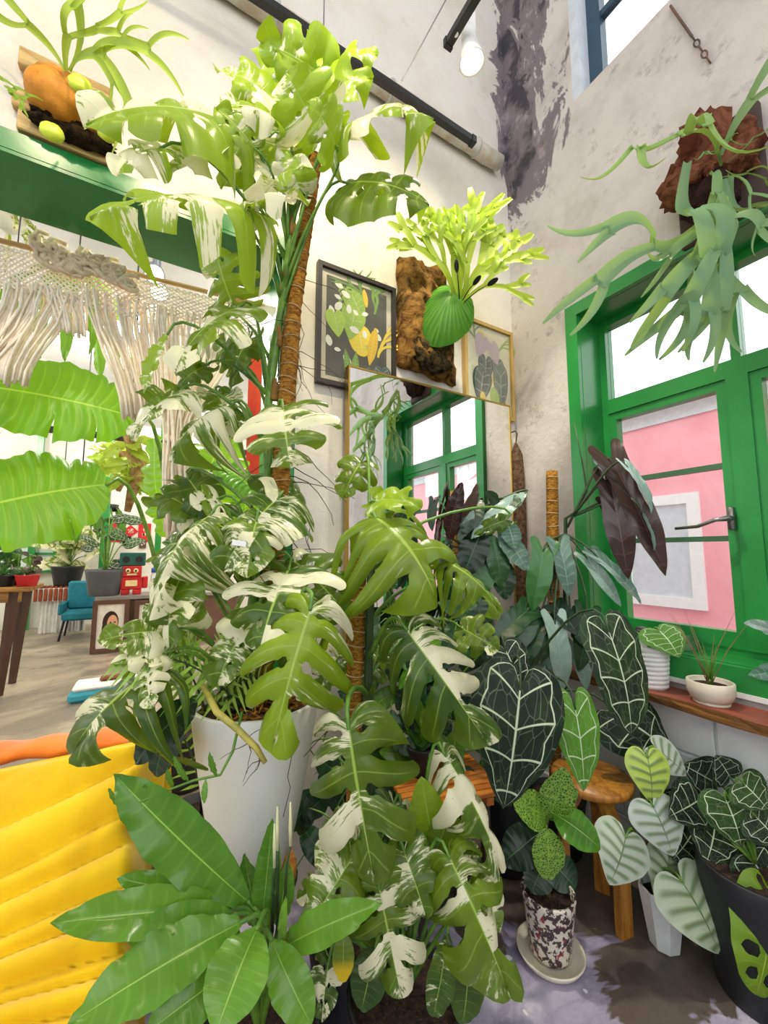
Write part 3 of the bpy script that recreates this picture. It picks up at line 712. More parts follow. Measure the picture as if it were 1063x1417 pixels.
al('monstera_young', (205, 930), (212, 980), 45, 1.05, 1.0, (-.1, .4, 1), 950, tint=.3, var=.85)
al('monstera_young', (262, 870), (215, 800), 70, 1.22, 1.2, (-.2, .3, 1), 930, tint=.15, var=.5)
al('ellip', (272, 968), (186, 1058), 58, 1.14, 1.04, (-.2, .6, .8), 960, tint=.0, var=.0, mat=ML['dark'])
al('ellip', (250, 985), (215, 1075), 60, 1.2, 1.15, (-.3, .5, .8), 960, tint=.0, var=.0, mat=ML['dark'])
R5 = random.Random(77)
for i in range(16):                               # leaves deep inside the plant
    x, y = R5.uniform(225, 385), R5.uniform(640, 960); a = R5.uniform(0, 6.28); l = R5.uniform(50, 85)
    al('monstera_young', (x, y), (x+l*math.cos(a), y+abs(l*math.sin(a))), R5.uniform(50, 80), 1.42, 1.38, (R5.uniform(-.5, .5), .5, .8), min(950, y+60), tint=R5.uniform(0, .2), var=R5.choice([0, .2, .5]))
# creeping stem with roots that leaves the pot
cs = [U(300, 955, 1.16), U(290, 1000, 1.06), U(322, 1020, 1.04), U(352, 1048, 1.02), U(370, 1062, 1.02)]
cs = [U(282, 950, 1.14), U(300, 985, 1.05), U(330, 1010, 1.02), U(355, 1035, 1.01), U(367, 1055, 1.01)]
A.part(MB().tube(cs, [.009, .009, .0085, .008, .006], 9), 'runner_stem', mat('yellowed_stem', 'c3b65a', .5, c2='8f8a3c'))
A.roots(cs[2], cs[4], 7, .0012, .05)

rn_ = [U(335, 985, 1.08), U(322, 1040, 1.02), U(305, 1072, 1.0), U(268, 1080, .98), U(215, 1100, .96), U(165, 1124, .94)]
A.part(MB().tube(rn_, [.004, .004, .0035, .003, .0025, .0015], 6), 'runner_stem', M_stem)
for (b, t_) in (((300, 1074), (290, 1040)), ((285, 1078), (283, 1112)), ((262, 1082), (240, 1045)), ((240, 1090), (232, 1062)), ((205, 1103), (200, 1085)), ((175, 1120), (150, 1090)), ((190, 1110), (175, 1128))): A.leaf('strap_flat', b, t_, 9, .98, .96, (0, .4, 1), tint=.3, mat=ML['strap'])

# ------------------------------------------------------------------ second monstera on its own pole
BP = U(492, 1150, 1.30); BP.z = 0
B_ = Plant('green_monstera', 'broad leaved green and white monstera on a short coir pole beside the mirror', 'plant', (BP.x, BP.y, 0), ML['mon'], seed=23)
M_blackpot = mat('black_plastic', '202124', .5, var=.25)
pot(B_, (BP.x, BP.y, 0), .11, .15, .30, M_blackpot)
b0, b1 = V((BP.x, BP.y, .28)), U(497, 742, 1.34)
bm_, = (U(490, 985, 1.31),)
B_.moss_pole(b0, bm_, .026, 8); B_.moss_pole(bm_, b1, .028, 12)
B_.part(MB().tube([U(497, 742, 1.34)+V((0, 0, -.02)), U(497, 742, 1.34)+V((0, 0, .012))], .0295, 14), 'pole_cap', mat('coir_cap', 'b59a78', .9))
bs = [b0.lerp(bm_, t)+V((.035, -.03, 0)) for t in (0, .5, 1)]+[bm_.lerp(b1, t)+V((.032, -.03, 0)) for t in (.3, .6, .95)]
B_.part(MB().tube(bs, .014, 9), 'stem', M_stemd)
B_.roots(bm_, b0, 12, .002, .15)
NB = lambda t: tuple(bm_.lerp(b1, t)+V((.03, -.03, 0)))
def bl_(k, b, t, w, d, d2, face, nt, **kw): B_.leaf(k, b, t, w, d, d2, face, node=NB(nt), **kw)
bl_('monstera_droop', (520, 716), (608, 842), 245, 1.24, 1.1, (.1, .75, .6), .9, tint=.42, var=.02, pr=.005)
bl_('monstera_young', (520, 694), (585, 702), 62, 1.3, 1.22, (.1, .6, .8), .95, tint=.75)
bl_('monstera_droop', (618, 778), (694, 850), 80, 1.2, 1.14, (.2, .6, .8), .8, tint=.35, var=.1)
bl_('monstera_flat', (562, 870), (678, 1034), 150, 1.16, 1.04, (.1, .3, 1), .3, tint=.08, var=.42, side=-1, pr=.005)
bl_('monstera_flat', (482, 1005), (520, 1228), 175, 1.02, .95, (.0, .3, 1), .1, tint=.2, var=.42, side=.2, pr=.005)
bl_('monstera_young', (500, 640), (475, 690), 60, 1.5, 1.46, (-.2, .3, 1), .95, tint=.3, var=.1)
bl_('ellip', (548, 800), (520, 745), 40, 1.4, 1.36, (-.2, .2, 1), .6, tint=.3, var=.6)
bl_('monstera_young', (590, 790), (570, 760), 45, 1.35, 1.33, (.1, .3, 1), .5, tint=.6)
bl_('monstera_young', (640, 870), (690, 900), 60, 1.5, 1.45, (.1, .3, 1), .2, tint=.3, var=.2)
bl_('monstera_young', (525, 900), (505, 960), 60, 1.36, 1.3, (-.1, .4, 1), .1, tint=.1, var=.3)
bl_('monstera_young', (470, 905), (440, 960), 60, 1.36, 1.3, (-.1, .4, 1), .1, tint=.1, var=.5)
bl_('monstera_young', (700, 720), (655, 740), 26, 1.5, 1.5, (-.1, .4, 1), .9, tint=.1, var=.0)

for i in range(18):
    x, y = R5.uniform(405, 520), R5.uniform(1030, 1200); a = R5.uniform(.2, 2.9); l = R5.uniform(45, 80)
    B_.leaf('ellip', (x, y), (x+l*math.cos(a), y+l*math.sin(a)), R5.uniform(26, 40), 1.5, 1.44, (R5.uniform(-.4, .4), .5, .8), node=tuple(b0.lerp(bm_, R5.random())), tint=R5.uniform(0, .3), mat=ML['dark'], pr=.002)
# ------------------------------------------------------------------ low variegated monstera in a black nursery pot
CP = U(560, 1330, 1.12); CP.z = 0
C_ = Plant('low_variegated_monstera', 'low white and green monstera in a black nursery pot on the floor', 'plant', (CP.x, CP.y, 0), ML['mon'], seed=37)
pot(C_, (CP.x, CP.y, 0), .12, .16, .26, M_blackpot)
cn = V((CP.x, CP.y, .24))
def cl(k, b, t, w, d, d2, face=(0, .4, 1), **kw): C_.leaf(k, b, t, w, d, d2, face, node=tuple(cn), **kw)
cl('monstera_droop', (616, 1045), (694, 1208), 105, 1.12, 1.04, (.2, .5, .9), tint=.15, var=.85)
cl('monstera_droop', (622, 1186), (706, 1382), 135, 1.02, .92, (.1, .5, .9), tint=.35, var=.45)
cl('monstera_flat', (525, 1228), (556, 1385), 120, 1.0, .93, (.1, .4, .9), tint=.25, var=.48)
cl('monstera_young', (486, 1190), (424, 1292), 80, 1.04, .96, (-.2, .5, .8), tint=.3, var=.45)
cl('monstera_young', (495, 1160), (436, 1195), 90, 1.1, 1.05, (-.2, .5, .8), tint=.2, var=.6)
cl('ellip', (600, 1175), (583, 1075), 52, 1.14, 1.12, (0, .2, 1), tint=.6)
cl('ellip', (602, 1178), (625, 1110), 44, 1.14, 1.12, (.1, .2, 1), tint=.4)
cl('monstera_young', (560, 1180), (590, 1270), 80, 1.06, 1.0, (.1, .5, .9), tint=.2, var=.5)
cl('monstera_young', (575, 1130), (545, 1180), 60, 1.14, 1.1, (0, .5, .9), tint=.3, var=.55)
cl('monstera_young', (650, 1230), (690, 1290), 80, 1.06, 1.0, (.2, .5, .9), tint=.3, var=.5)
cl('strap', (620, 1290), (598, 1410), 38, 1.02, .96, (0, .4, 1), tint=.1, var=.2)
cl('ellip', (650, 1290), (640, 1420), 52, 1.04, .98, (.1, .4, 1), tint=.1)
cl('ellip', (520, 1310), (500, 1400), 50, 1.06, 1.0, (-.1, .4, 1), tint=.05)
cl('ellip', (476, 1290), (475, 1360), 30, 1.0, .96, (0, .4, 1), tint=.3, yellow=1)
cl('monstera_young', (455, 1330), (445, 1410), 44, 1.02, .98, (0, .4, 1), tint=.1, var=.55)
cl('monstera_young', (440, 1225), (410, 1245), 40, 1.08, 1.04, (0, .5, 1), tint=.3, var=.8)
for i in range(8):
    x, y = R5.uniform(470, 680), R5.uniform(1090, 1290); a = R5.uniform(0, 6.28); l = 70
    cl('monstera_young', (x, y), (x+l*math.cos(a), y+abs(l*math.sin(a))), 70, 1.2, 1.16, (R5.uniform(-.3, .3), .5, .8), tint=R5.uniform(0, .2), var=R5.choice([0, .3, .5]))

# ------------------------------------------------------------------ strap-leaved rosette
DP = U(362, 1330, 1.0); DP.z = 0
D_ = Plant('strap_leaf_philodendron', 'glossy green rosette plant with long strap leaves beside the yellow sofa', 'plant', (DP.x, DP.y, 0), ML['strap'], seed=41)
pot(D_, (DP.x, DP.y, 0), .11, .15, .30, M_blackpot)
dn = V((DP.x, DP.y, .29))
def dl(b, t, w, d, d2, face=(0, .5, .9), k='strap', **kw):
    kw.setdefault('tint', .35); D_.leaf(k, b, t, w*.86, d, d2, face, node=tuple(dn), sag=.1, pr=.005, **kw)
dl((346, 1250), (157, 1070), 82, .98, .96, (.3, .5, .9), 'strap_flat', tint=.2)
dl((322, 1256), (70, 1278), 62, .96, .82, (0, .8, .7), tint=.4)
dl((326, 1252), (160, 1215), 42, 1.0, .94, (0, .8, .7), tint=.3)
dl((322, 1266), (172, 1298), 58, .94, .84, (0, .7, .8), tint=.35)
dl((336, 1275), (92, 1420), 92, .9, .74, (-.2, .8, .6), 'strap_flat', tint=.4)
dl((356, 1285), (298, 1432), 95, .88, .74, (0, .7, .7), tint=.45)
dl((318, 1345), (200, 1432), 72, .86, .76, (-.1, .7, .7), tint=.35)
dl((376, 1300), (432, 1420), 62, .92, .84, (.1, .6, .8), tint=.5)
dl((360, 1292), (377, 1132), 40, 1.0, 1.02, (.3, .1, 1), 'strap_flat', tint=.2)
dl((385, 1282), (398, 1190), 34, 1.0, 1.0, (.3, .1, 1), 'strap_flat', tint=.3)
dl((392, 1312), (528, 1250), 50, .95, .88, (.1, .8, .6), tint=.5)
dl((365, 1300), (338, 1180), 36, 1.04, 1.08, (0, .2, 1), 'strap_flat', tint=.1)
dl((300, 1260), (230, 1235), 40, 1.04, 1.0, (0, .7, .8), tint=.25)
dl((390, 1310), (396, 1238), 14, .94, .92, (0, .3, 1), 'strap_flat', tint=.8)
for a, b in (((384, 1290), (384, 1116)), ((377, 1290), (380, 1140)), ((392, 1285), (402, 1110))):
    q = [U(*a, .98), U((a[0]+b[0])/2, (a[1]+b[1])/2, .98), U(b[0], b[1]+60, .98), U(*b, .98)]
    sk = D_.part(MB().tube(q[:3], [.004, .0035, .003], 6), 'flower_stalk', M_stemd)
    build(MB().tube([q[2], q[2].lerp(q[3], .5), q[3]], [.004, .0045, .002], 7), 'spadix', mat('pale_spadix', 'e4e2b0', .6), sk, True)
# ------------------------------------------------------------------ round wooden stool and the white-veined anthurium on it
SX, SY = 1.66, 1.13
stl = thing('round_stool', 'round topped golden wooden stool with a curved plank leg', 'stool', (SX, SY, 0))
M_teak = wood_mat('honey_wood', 'c98a35', '9c6324', 2, .8, .35)
build(MB().lathe([(.02, .485), (.14, .485), (.155, .495), (.158, .51), (.152, .522), (.02, .522)], 36, (SX, SY, 0)), 'seat', M_teak, stl, True)
def plank_leg(q):
    e = V((math.cos(q), math.sin(q), 0)); g = V((-e.y, e.x, 0)); mb = MB(); n = 12
    for i in range(n):
        t = i/(n-1); z = t*.485; r = .135-.09*max(0, (t-.55)/.45)**2; wd = lerp(.03, .028, t)
        c = V((SX, SY, z))+e*r
        for a, b in ((-1, 0), (1, 0), (1, -1), (-1, -1)): mb.v.append(c+g*a*wd+e*b*.03)
    for i in range(n-1):
        for k in range(4): mb.f.append((i*4+k, i*4+(k+1) % 4, i*4+4+(k+1) % 4, i*4+4+k))
    mb.f += [(3, 2, 1, 0), (n*4-4, n*4-3, n*4-2, n*4-1)]
    build(mb, 'leg', M_teak, stl)
for k in range(3): plank_leg(math.radians(-98)+k*2*math.pi/3)
EX, EY = 1.53, 1.48
E_ = Plant('velvet_anthurium', 'dark velvet anthurium with bold white veins in a tall black pot behind the round stool', 'plant', (EX, EY, 0), ML['anth'], seed=51)
pot(E_, (EX, EY, 0), .09, .13, .62, M_blackpot)
en = V((EX, EY, .6))
def el(k, b, t, w, d, d2, face, **kw): E_.leaf(k, b, t, w, d, d2, face, node=tuple(en), sag=.4, pm=M_stemd, **kw)
el('anthurium', (720, 952), (697, 1120), 128, 1.40, 1.32, (-.1, .35, 1), tint=.0)
el('anthurium_long', (842, 872), (874, 1018), 82, 1.55, 1.48, (.1, .3, 1), tint=.05)
el('anthurium', (796, 980), (808, 1096), 64, 1.48, 1.44, (.0, .25, 1), tint=.62)
el('anthurium', (850, 985), (930, 1042), 96, 1.72, 1.68, (.2, .4, 1), tint=.0)
el('anthurium', (700, 900), (725, 960), 60, 1.7, 1.65, (.0, .5, .9), tint=.0)

# ------------------------------------------------------------------ dark philodendron on the thin pole in the corner
FP = U(765, 1000, 2.06); FP.z = 0
F_ = Plant('corner_philodendron', 'long leaved dark philodendron on a thin coir pole in the room corner', 'plant', (FP.x, FP.y, 0), ML['blue'], seed=61)
pot(F_, (FP.x, FP.y, 0), .11, .14, .26, M_blackpot)
f0, f1 = V((FP.x, FP.y, .24)), U(764, 652, 2.10)
F_.moss_pole(f0, f1, .029, 26)
F_.part(MB().tube([f0+V((.04, -.03, 0)), f0.lerp(f1, .5)+V((.045, -.03, 0)), f0.lerp(f1, .85)+V((.05, -.04, 0)), U(795, 710, 2.05), U(812, 680, 2.02), U(806, 640, 2.02), U(795, 585, 2.04)], [.01, .01, .009, .008, .006, .004, .002], 7), 'stem', M_stemd)
fn = [U(785, 730, 2.06), U(792, 715, 2.05), f0.lerp(f1, .8)+V((.045, -.04, 0))]
def fl_(k, b, t, w, d, d2, face, m='blue', nd=0, **kw): F_.leaf(k, b, t, w, d, d2, face, mat=ML[m], node=tuple(fn[nd]), pm=M_stemd, sag=.1, **kw)
fl_('hastate', (752, 762), (736, 846), 40, 2.0, 1.95, (-.2, .3, 1), 'dark', 2, tint=.75)
fl_('hastate', (774, 755), (787, 826), 36, 2.0, 1.96, (.1, .3, 1), 'blue', 2, tint=.35)
fl_('hastate', (812, 772), (860, 840), 22, 2.0, 1.9, (-.4, .5, .6), 'blue', 2, tint=.6)
fl_('hastate', (826, 770), (887, 836), 30, 1.98, 1.86, (.2, .6, .7), 'blue', 2, tint=.3)
fl_('hastate', (848, 640), (922, 798), 46, 1.95, 1.8, (-.3, .2, 1), 'maroon', 0, tint=.35)
fl_('hastate', (846, 668), (870, 802), 44, 1.95, 1.86, (-.5, .1, .9), 'maroon', 1, tint=.2)
fl_('hastate', (838, 650), (862, 742), 40, 2.0, 1.95, (.4, .1, .9), 'maroon', 0, tint=.6)
fl_('hastate', (868, 646), (902, 712), 34, 1.85, 1.78, (.5, .3, .8), 'blue', 1, tint=.8)
fl_('hastate', (885, 700), (906, 762), 24, 1.85, 1.8, (.5, .3, .8), 'blue', 1, tint=.7)
fl_('hastate', (845, 700), (858, 770), 40, 1.98, 1.95, (.1, .1, 1), 'maroon', 1, tint=.0)
fl_('hastate', (768, 862), (778, 958), 36, 1.9, 1.85, (.0, .4, 1), 'blue', 2, tint=.95)
fl_('hastate', (795, 890), (812, 955), 30, 1.95, 1.9, (.1, .4, 1), 'blue', 2, tint=.8)
fl_('hastate', (800, 870), (845, 880), 30, 2.0, 1.95, (.2, .5, .8), 'dark', 2, tint=.6)
for (b, t) in (((735, 850), (705, 905)), ((745, 860), (712, 935)), ((755, 855), (742, 920)), ((730, 845), (680, 890)), ((790, 850), (815, 900)), ((770, 840), (800, 880)), ((720, 860), (690, 930)), ((760, 870), (735, 960)), ((812, 850), (800, 930))):
    fl_('hastate', b, t, 40, 1.95, 1.88, (R5.uniform(-.3, .3), .5, .8), 'dark', 2, tint=R5.uniform(0, .35))
# ------------------------------------------------------------------ dark climber in front of the mirror
OP = V((1.26, 1.64, 0))
O_ = Plant('maroon_philodendron', 'dark maroon and green narrow leaved philodendron standing before the mirror', 'plant', (OP.x, OP.y, 0), ML['dark'], seed=71)
pot(O_, (OP.x, OP.y, 0), .08, .11, .30, M_blackpot)
on = V((OP.x, OP.y, .9))
O_.part(MB().tube([V((OP.x, OP.y, .28)), on, U(668, 780, 1.95), U(672, 730, 1.95), U(668, 690, 1.96)], [.012, .011, .01, .007, .003], 7), 'stem', M_stemd)
def ol(k, b, t, w, d, d2, face, m, **kw): O_.leaf(k, b, t, w, d, d2, face, mat=ML[m], node=tuple(U(670, max(700, b[1]+20), 1.95)), pm=M_stemd, sag=.1, **kw)
for k, b, t, w_, fc, m, ti in (('ellip', (622, 748), (640, 667), 26, (-.5, .1, .8), 'maroon', .0), ('ellip', (628, 742), (661, 668), 20, (.4, .2, .8), 'maroon', .8), ('ellip', (634, 748), (655, 705), 16, (.3, .2, .9), 'blue', .95),
        ('ellip', (728, 682), (652, 746), 24, (0, .6, .8), 'blue', .9), ('ellip', (690, 700), (672, 680), 18, (0, .3, 1), 'dark', .1), ('ellip', (690, 735), (730, 790), 34, (.2, .4, .9), 'blue', .3),
        ('ellip', (680, 740), (694, 815), 32, (.1, .3, 1), 'dark', .35), ('ellip', (668, 730), (640, 800), 40, (-.2, .2, 1), 'dark', .0), ('ellip', (672, 760), (655, 830), 44, (-.1, .3, 1), 'dark', .65),
        ('ellip', (690, 770), (700, 830), 36, (.1, .4, 1), 'dark', .1), ('ellip', (660, 800), (630, 850), 40, (-.2, .4, 1), 'dark', .5), ('ellip', (700, 720), (712, 760), 30, (.2, .3, 1), 'blue', .2),
        ('ellip', (660, 815), (665, 880), 40, (0, .4, 1), 'dark', .2), ('ellip', (665, 690), (640, 740), 30, (-.2, .4, 1), 'dark', .1), ('ellip', (700, 690), (722, 700), 20, (0, .3, 1), 'dark', .2),
        ('ellip', (672, 860), (640, 930), 46, (-.2, .4, 1), 'dark', .1), ('ellip', (690, 870), (700, 940), 44, (.2, .4, 1), 'dark', .05)):
    ol(k, b, t, w_, 1.92, 1.86, fc, m, tint=ti)

# ------------------------------------------------------------------ mosaic plant in the speckled pot
GX, GY = 1.33, 1.10
G_ = Plant('mosaic_plant', 'small yellow and green mosaic leaf plant in a red speckled pot with saucer', 'plant', (GX, GY, 0), ML['mosaic'], seed=81)
def terrazzo():
    t = NT('speckled_glaze'); p = t.pos()
    c = t.mix(t.ss(t.noise(p, 55, 3, .6), .47, .52), srgb('e6dccb'), srgb('4a3238'))
    c = t.mix(t.ss(t.noise(p, 38, 2, .5), .62, .66), c, srgb('a8323a'))
    return t.done(t.pbr(c, .3, 0, .5))
pot(G_, (GX, GY, .022), .072, .095, .20, terrazzo(), wall=.01)
sc = MB().lathe([(.01, 0), (.085, 0), (.105, .008), (.118, .03), (.113, .032), (.1, .016), (.01, .014)], 36, (GX, GY, .0)); G_.part(sc, 'saucer', mat('cream_glaze', 'e9dfca', .3))
gn = V((GX, GY, .2))
G_.part(MB().tube([gn, U(752, 1180, 1.52), U(757, 1120, 1.5), U(762, 1080, 1.5)], [.012, .011, .01, .006], 8), 'stem', M_stemb)
def gl_(b, t, w, d, d2, face, nd=(755, 1140, 1.5), **kw): G_.leaf('ellip', b, t, w, d, d2, face, node=nd, sag=.0, **kw)
gl_((758, 1135), (782, 1062), 46, 1.5, 1.46, (-.2, .3, 1), tint=.6)
gl_((756, 1130), (708, 1108), 46, 1.5, 1.42, (-.1, .7, .8), tint=.6)
gl_((756, 1145), (758, 1218), 46, 1.46, 1.42, (.1, .4, 1), tint=.5)
gl_((765, 1125), (832, 1175), 50, 1.48, 1.40, (.1, .8, .5), tint=.2, mat=ML['strap'])
gl_((762, 1125), (800, 1092), 22, 1.5, 1.46, (.1, .7, .6), tint=.5, mat=ML['strap'])
gl_((750, 1150), (695, 1195), 50, 1.54, 1.5, (-.1, .7, .6), tint=.0, mat=ML['dark'])
gl_((760, 1190), (798, 1230), 46, 1.56, 1.5, (.1, .7, .7), tint=.1, mat=ML['dark'])
gl_((752, 1195), (735, 1235), 40, 1.5, 1.46, (-.1, .6, .8), tint=.1, mat=ML['dark'])

# ------------------------------------------------------------------ silver philodendron in the small white pot
HX, HY = 1.735, .915
H_ = Plant('silver_philodendron', 'silvery heart leaved philodendron in a small white faceted pot on the floor', 'plant', (HX, HY, 0), ML['silver'], seed=91)
mb = MB().lathe([(.045, 0), (.05, .005), (.078, .19), (.078, .2), (.07, .2), (.066, .165), (.02, .163)], 8, (HX, HY, 0)); H_.part(mb, 'pot', mat('white_plastic', 'eef0f2', .35), False)
H_.part(MB().lathe([(.066, .168), (.04, .176), (.005, .178)], 12, (HX, HY, 0)), 'soil', M_soil)
hn = V((HX, HY, .175))
H_.part(MB().tube([hn, U(898, 1180, 1.58), U(892, 1120, 1.6), U(885, 1070, 1.62)], [.008, .008, .007, .004], 7), 'stem', M_stemb)
def hl(b, t, w, d, d2, face, nd, **kw): H_.leaf('heart', b, t, w, d, d2, face, node=nd, sag=.05, **kw)
hl((896, 1048), (902, 1112), 58, 1.56, 1.52, (-.1, .2, 1), (890, 1110, 1.6), tint=.95)
hl((908, 1036), (950, 1073), 48, 1.62, 1.58, (.2, .4, .9), (888, 1100, 1.61), tint=.05)
hl((904, 1116), (931, 1185), 74, 1.5, 1.44, (.0, .3, 1), (893, 1140, 1.6), tint=.0)
hl((866, 1158), (843, 1224), 76, 1.46, 1.4, (-.2, .3, 1), (896, 1190, 1.58), tint=.1)
hl((944, 1220), (995, 1320), 98, 1.42, 1.34, (.15, .4, .9), (900, 1200, 1.57), tint=.2)
hl((926, 1185), (908, 1245), 62, 1.52, 1.48, (.1, .3, 1), (898, 1190, 1.58), tint=.15)

# ------------------------------------------------------------------ dark veined anthurium in the big black pot
IX, IY = 1.84, .66
I_ = Plant('clarinet_anthurium', 'bushy dark anthurium with pale veins in a big black pot by the wall', 'plant', (IX, IY, 0), ML['anth'], seed=95)
pot(I_, (IX, IY, 0), .135, .17, .40, M_blackpot)
inn = V((IX, IY, .40))
def il(b, t, w, d, d2, face=(0, .5, .9), **kw): I_.leaf('anthurium', b, t, w, d, d2, face, node=tuple(inn), sag=.25, pr=.003, **kw)
il((1004, 1105), (1026, 1172), 80, 1.42, 1.38, (.0, .3, 1), tint=.14)
il((966, 1108), (925, 1130), 62, 1.52, 1.46, (-.3, .5, .8), tint=.0)
il((988, 1082), (945, 1058), 60, 1.6, 1.6, (-.2, .4, .9), tint=.0)
il((990, 1140), (976, 1198), 72, 1.48, 1.42, (-.1, .5, .8), tint=.03)
il((1030, 1085), (1062, 1120), 70, 1.42, 1.38, (.2, .4, .9), tint=.12)
il((1042, 1190), (1070, 1245), 80, 1.4, 1.36, (.1, .4, .9), tint=.02)
il((1046, 1130), (1080, 1170), 70, 1.4, 1.36, (.2, .4, .9), tint=.05)
il((1010, 1075), (990, 1045), 50, 1.52, 1.54, (0, .3, 1), tint=.0)
il((940, 1120), (905, 1100), 50, 1.62, 1.6, (-.2, .4, .9), tint=.0)
il((960, 1150), (930, 1190), 60, 1.56, 1.5, (-.2, .5, .9), tint=.0)
il((1020, 1170), (1000, 1215), 60, 1.46, 1.42, (0, .5, .9), tint=.0)
# swiss cheese vine just at the edge
J_ = Plant('swiss_cheese_vine', 'lime green swiss cheese vine leaf with open holes beside the big black pot', 'plant', (1.62, .22, 0), ML['lime'], seed=97)
pot(J_, (1.62, .22, 0), .08, .1, .2, M_blackpot)
J_.leaf('adansonii', (1066, 1235), (1046, 1378), 82, 1.3, 1.22, (-.1, .3, 1), node=(1.62, .22, .18), tint=.15)
J_.leaf('adansonii', (1105, 1260), (1120, 1390), 80, 1.3, 1.22, (.1, .3, 1), node=(1.62, .22, .18), tint=.2)

# ------------------------------------------------------------------ sill plants
k1 = onax(913, 946, 2, .868); k2 = onax(996, 968, 2, .868)
k1.x = min(k1.x, 1.94); k2.x = 1.935
K1 = Plant('sill_anthurium', 'single cream veined leaf plant in a white ribbed pot on the sill', 'plant', tuple(k1), ML['anth'], seed=101)
pr_ = [(.02, 0), (.06, 0)]
for i in range(9): pr_ += [(.060+.0016*i, .003+.019*i), (.0665+.0016*i, .007+.019*i), (.0665+.0016*i, .017+.019*i)]
pr_ += [(.078, .178), (.074, .18), (.068, .178), (.066, .15), (.01, .148)]
K1.part(MB().lathe(pr_, 36, k1), 'pot', mat('white_ribbed_ceramic', 'f3f2ee', .4))
K1.part(MB().lathe([(.064, .152), (.03, .158), (.003, .158)], 16, k1), 'soil', M_soil)
kd = (k1-CAM).dot(FW)
K1.leaf('heart', (912, 872), (940, 910), 66, kd-.02, kd-.1, (.1, .3, 1), node=tuple(k1+V((0, 0, .15))), tint=.45)
K1.leaf('heart', (900, 872), (896, 890), 34, kd, kd-.04, (-.5, .3, .8), node=tuple(k1+V((0, 0, .15))), tint=.1, mat=ML['maroon'])
K1.leaf('ellip', (940, 895), (968, 885), 20, kd, kd, (0, .5, .9), node=tuple(k1+V((0, 0, .15))), tint=.6, mat=ML['dark'])
K2 = Plant('sill_grass', 'tuft of thin grass in a low beige bowl on the sill', 'plant', tuple(k2), ML['lime'], seed=103)
pr_ = [(.015, 0), (.058, 0), (.06, .006), (.052, .01), (.066, .016), (.078, .045), (.078, .082), (.072, .085), (.068, .08), (.066, .06), (.005, .06)]
K2.part(MB().lathe(pr_, 36, k2), 'pot', mat('beige_ceramic', 'ddd0bb', .45))
K2.part(MB().lathe([(.064, .066), (.03, .07), (.003, .07)], 16, k2), 'soil', M_soil)
for i in range(22):
    R = K2.R; a = R.uniform(0, 6.28); lean = R.uniform(.0, .05) if i < 15 else R.uniform(.05, .16); h = R.uniform(.08, .17) if i < 15 else R.uniform(.2, .3)
    p = k2+V((R.uniform(-.01, .01), R.uniform(-.01, .01), .065)); e = V((math.cos(a), math.sin(a), 0))
    K2.part(MB().tube([p, p+e*lean*.4+V((0, 0, h*.5)), p+e*lean+V((0, 0, h))], [.0018, .0014, .0005], 4), 'grass_blade', M_stem if i < 15 else mat('reddish_blade', '9a6a4a', .6))
K3p = V((1.95, .42, .868))
K3 = Plant('sill_rubber_plant', 'blue green broad leaf plant in a white pot at the sill end', 'plant', tuple(K3p), ML['blue'], seed=105)
pot(K3, tuple(K3p), .055, .07, .13, M_white)
for b, t, w_ in (((1085, 885), (1030, 862), 24), ((1095, 930), (1036, 935), 26), ((1100, 900), (1075, 850), 26)): K3.leaf('ellip', b, t, w_, 1.58, 1.5, (0, .6, .8), node=tuple(K3p+V((0, 0, .12))), tint=.7 if w_ == 24 else .2)

# ------------------------------------------------------------------ slatted stool with a small bushy plant
q0, q1 = U(555, 1108, 1.56), U(664, 1086, 1.66)
SZ = .56
sl = thing('slatted_stool', 'orange brown slatted wooden stool behind the low monstera', 'stool', ((q0.x+q1.x)/2, (q0.y+q1.y)/2, 0))
c0 = V(((q0.x+q1.x)/2, (q0.y+q1.y)/2, 0)); ax = math.atan2(q1.y-q0.y, q1.x-q0.x); Mr = Matrix.Translation(c0) @ Matrix.Rotation(ax, 4, 'Z')
M_slat = wood_mat('orange_slat_wood', 'd9852b', 'b5661c', 0, .8, .4)
for i in range(9): build(MB().cbox((-.2, -.15+i*.034, SZ-.018), (.2, -.122+i*.034, SZ), .003, Mr), 'slat', M_slat, sl)
for sx in (-1, 1):
    build(MB().box((sx*.13-.014, -.15, SZ-.045), (sx*.13+.014, .15, SZ-.0185), Mr), 'batten', M_slat, sl)
    for sy in (-1, 1): build(MB().box((sx*.13-.013, sy*.11-.013, 0), (sx*.13+.013, sy*.11+.013, SZ-.0455), Mr), 'leg', mat('shaded_stool_leg', '3a2416', .5), sl)  # legs coloured darker than the slats to stand for the shade down there
n_ = Mr @ V((-.06, .05, SZ))
NP = Plant('small_bushy_plant', 'small bushy green plant in a dark pot on the slatted stool', 'plant', tuple(n_), ML['strap'], seed=111)
pot(NP, tuple(n_), .05, .065, .11, M_blackpot)
for i in range(34):
    R = NP.R; a = R.uniform(0, 6.28); el_ = R.uniform(.2, 1.4); r0 = R.uniform(.0, .06); z0 = R.uniform(.1, .28)
    b = n_+V((math.cos(a)*r0, math.sin(a)*r0, z0)); e = V((math.cos(a)*math.cos(el_), math.sin(a)*math.cos(el_), math.sin(el_)))
    NP.leaf3('ellip', b, b+e*R.uniform(.06, .11), .032, V((0, 0, 1))-e*.2, node=tuple(n_+V((0, 0, .09))), tint=R.uniform(.1, .7), pr=.0015, mat=ML['strap'] if i % 3 else ML['dark'])
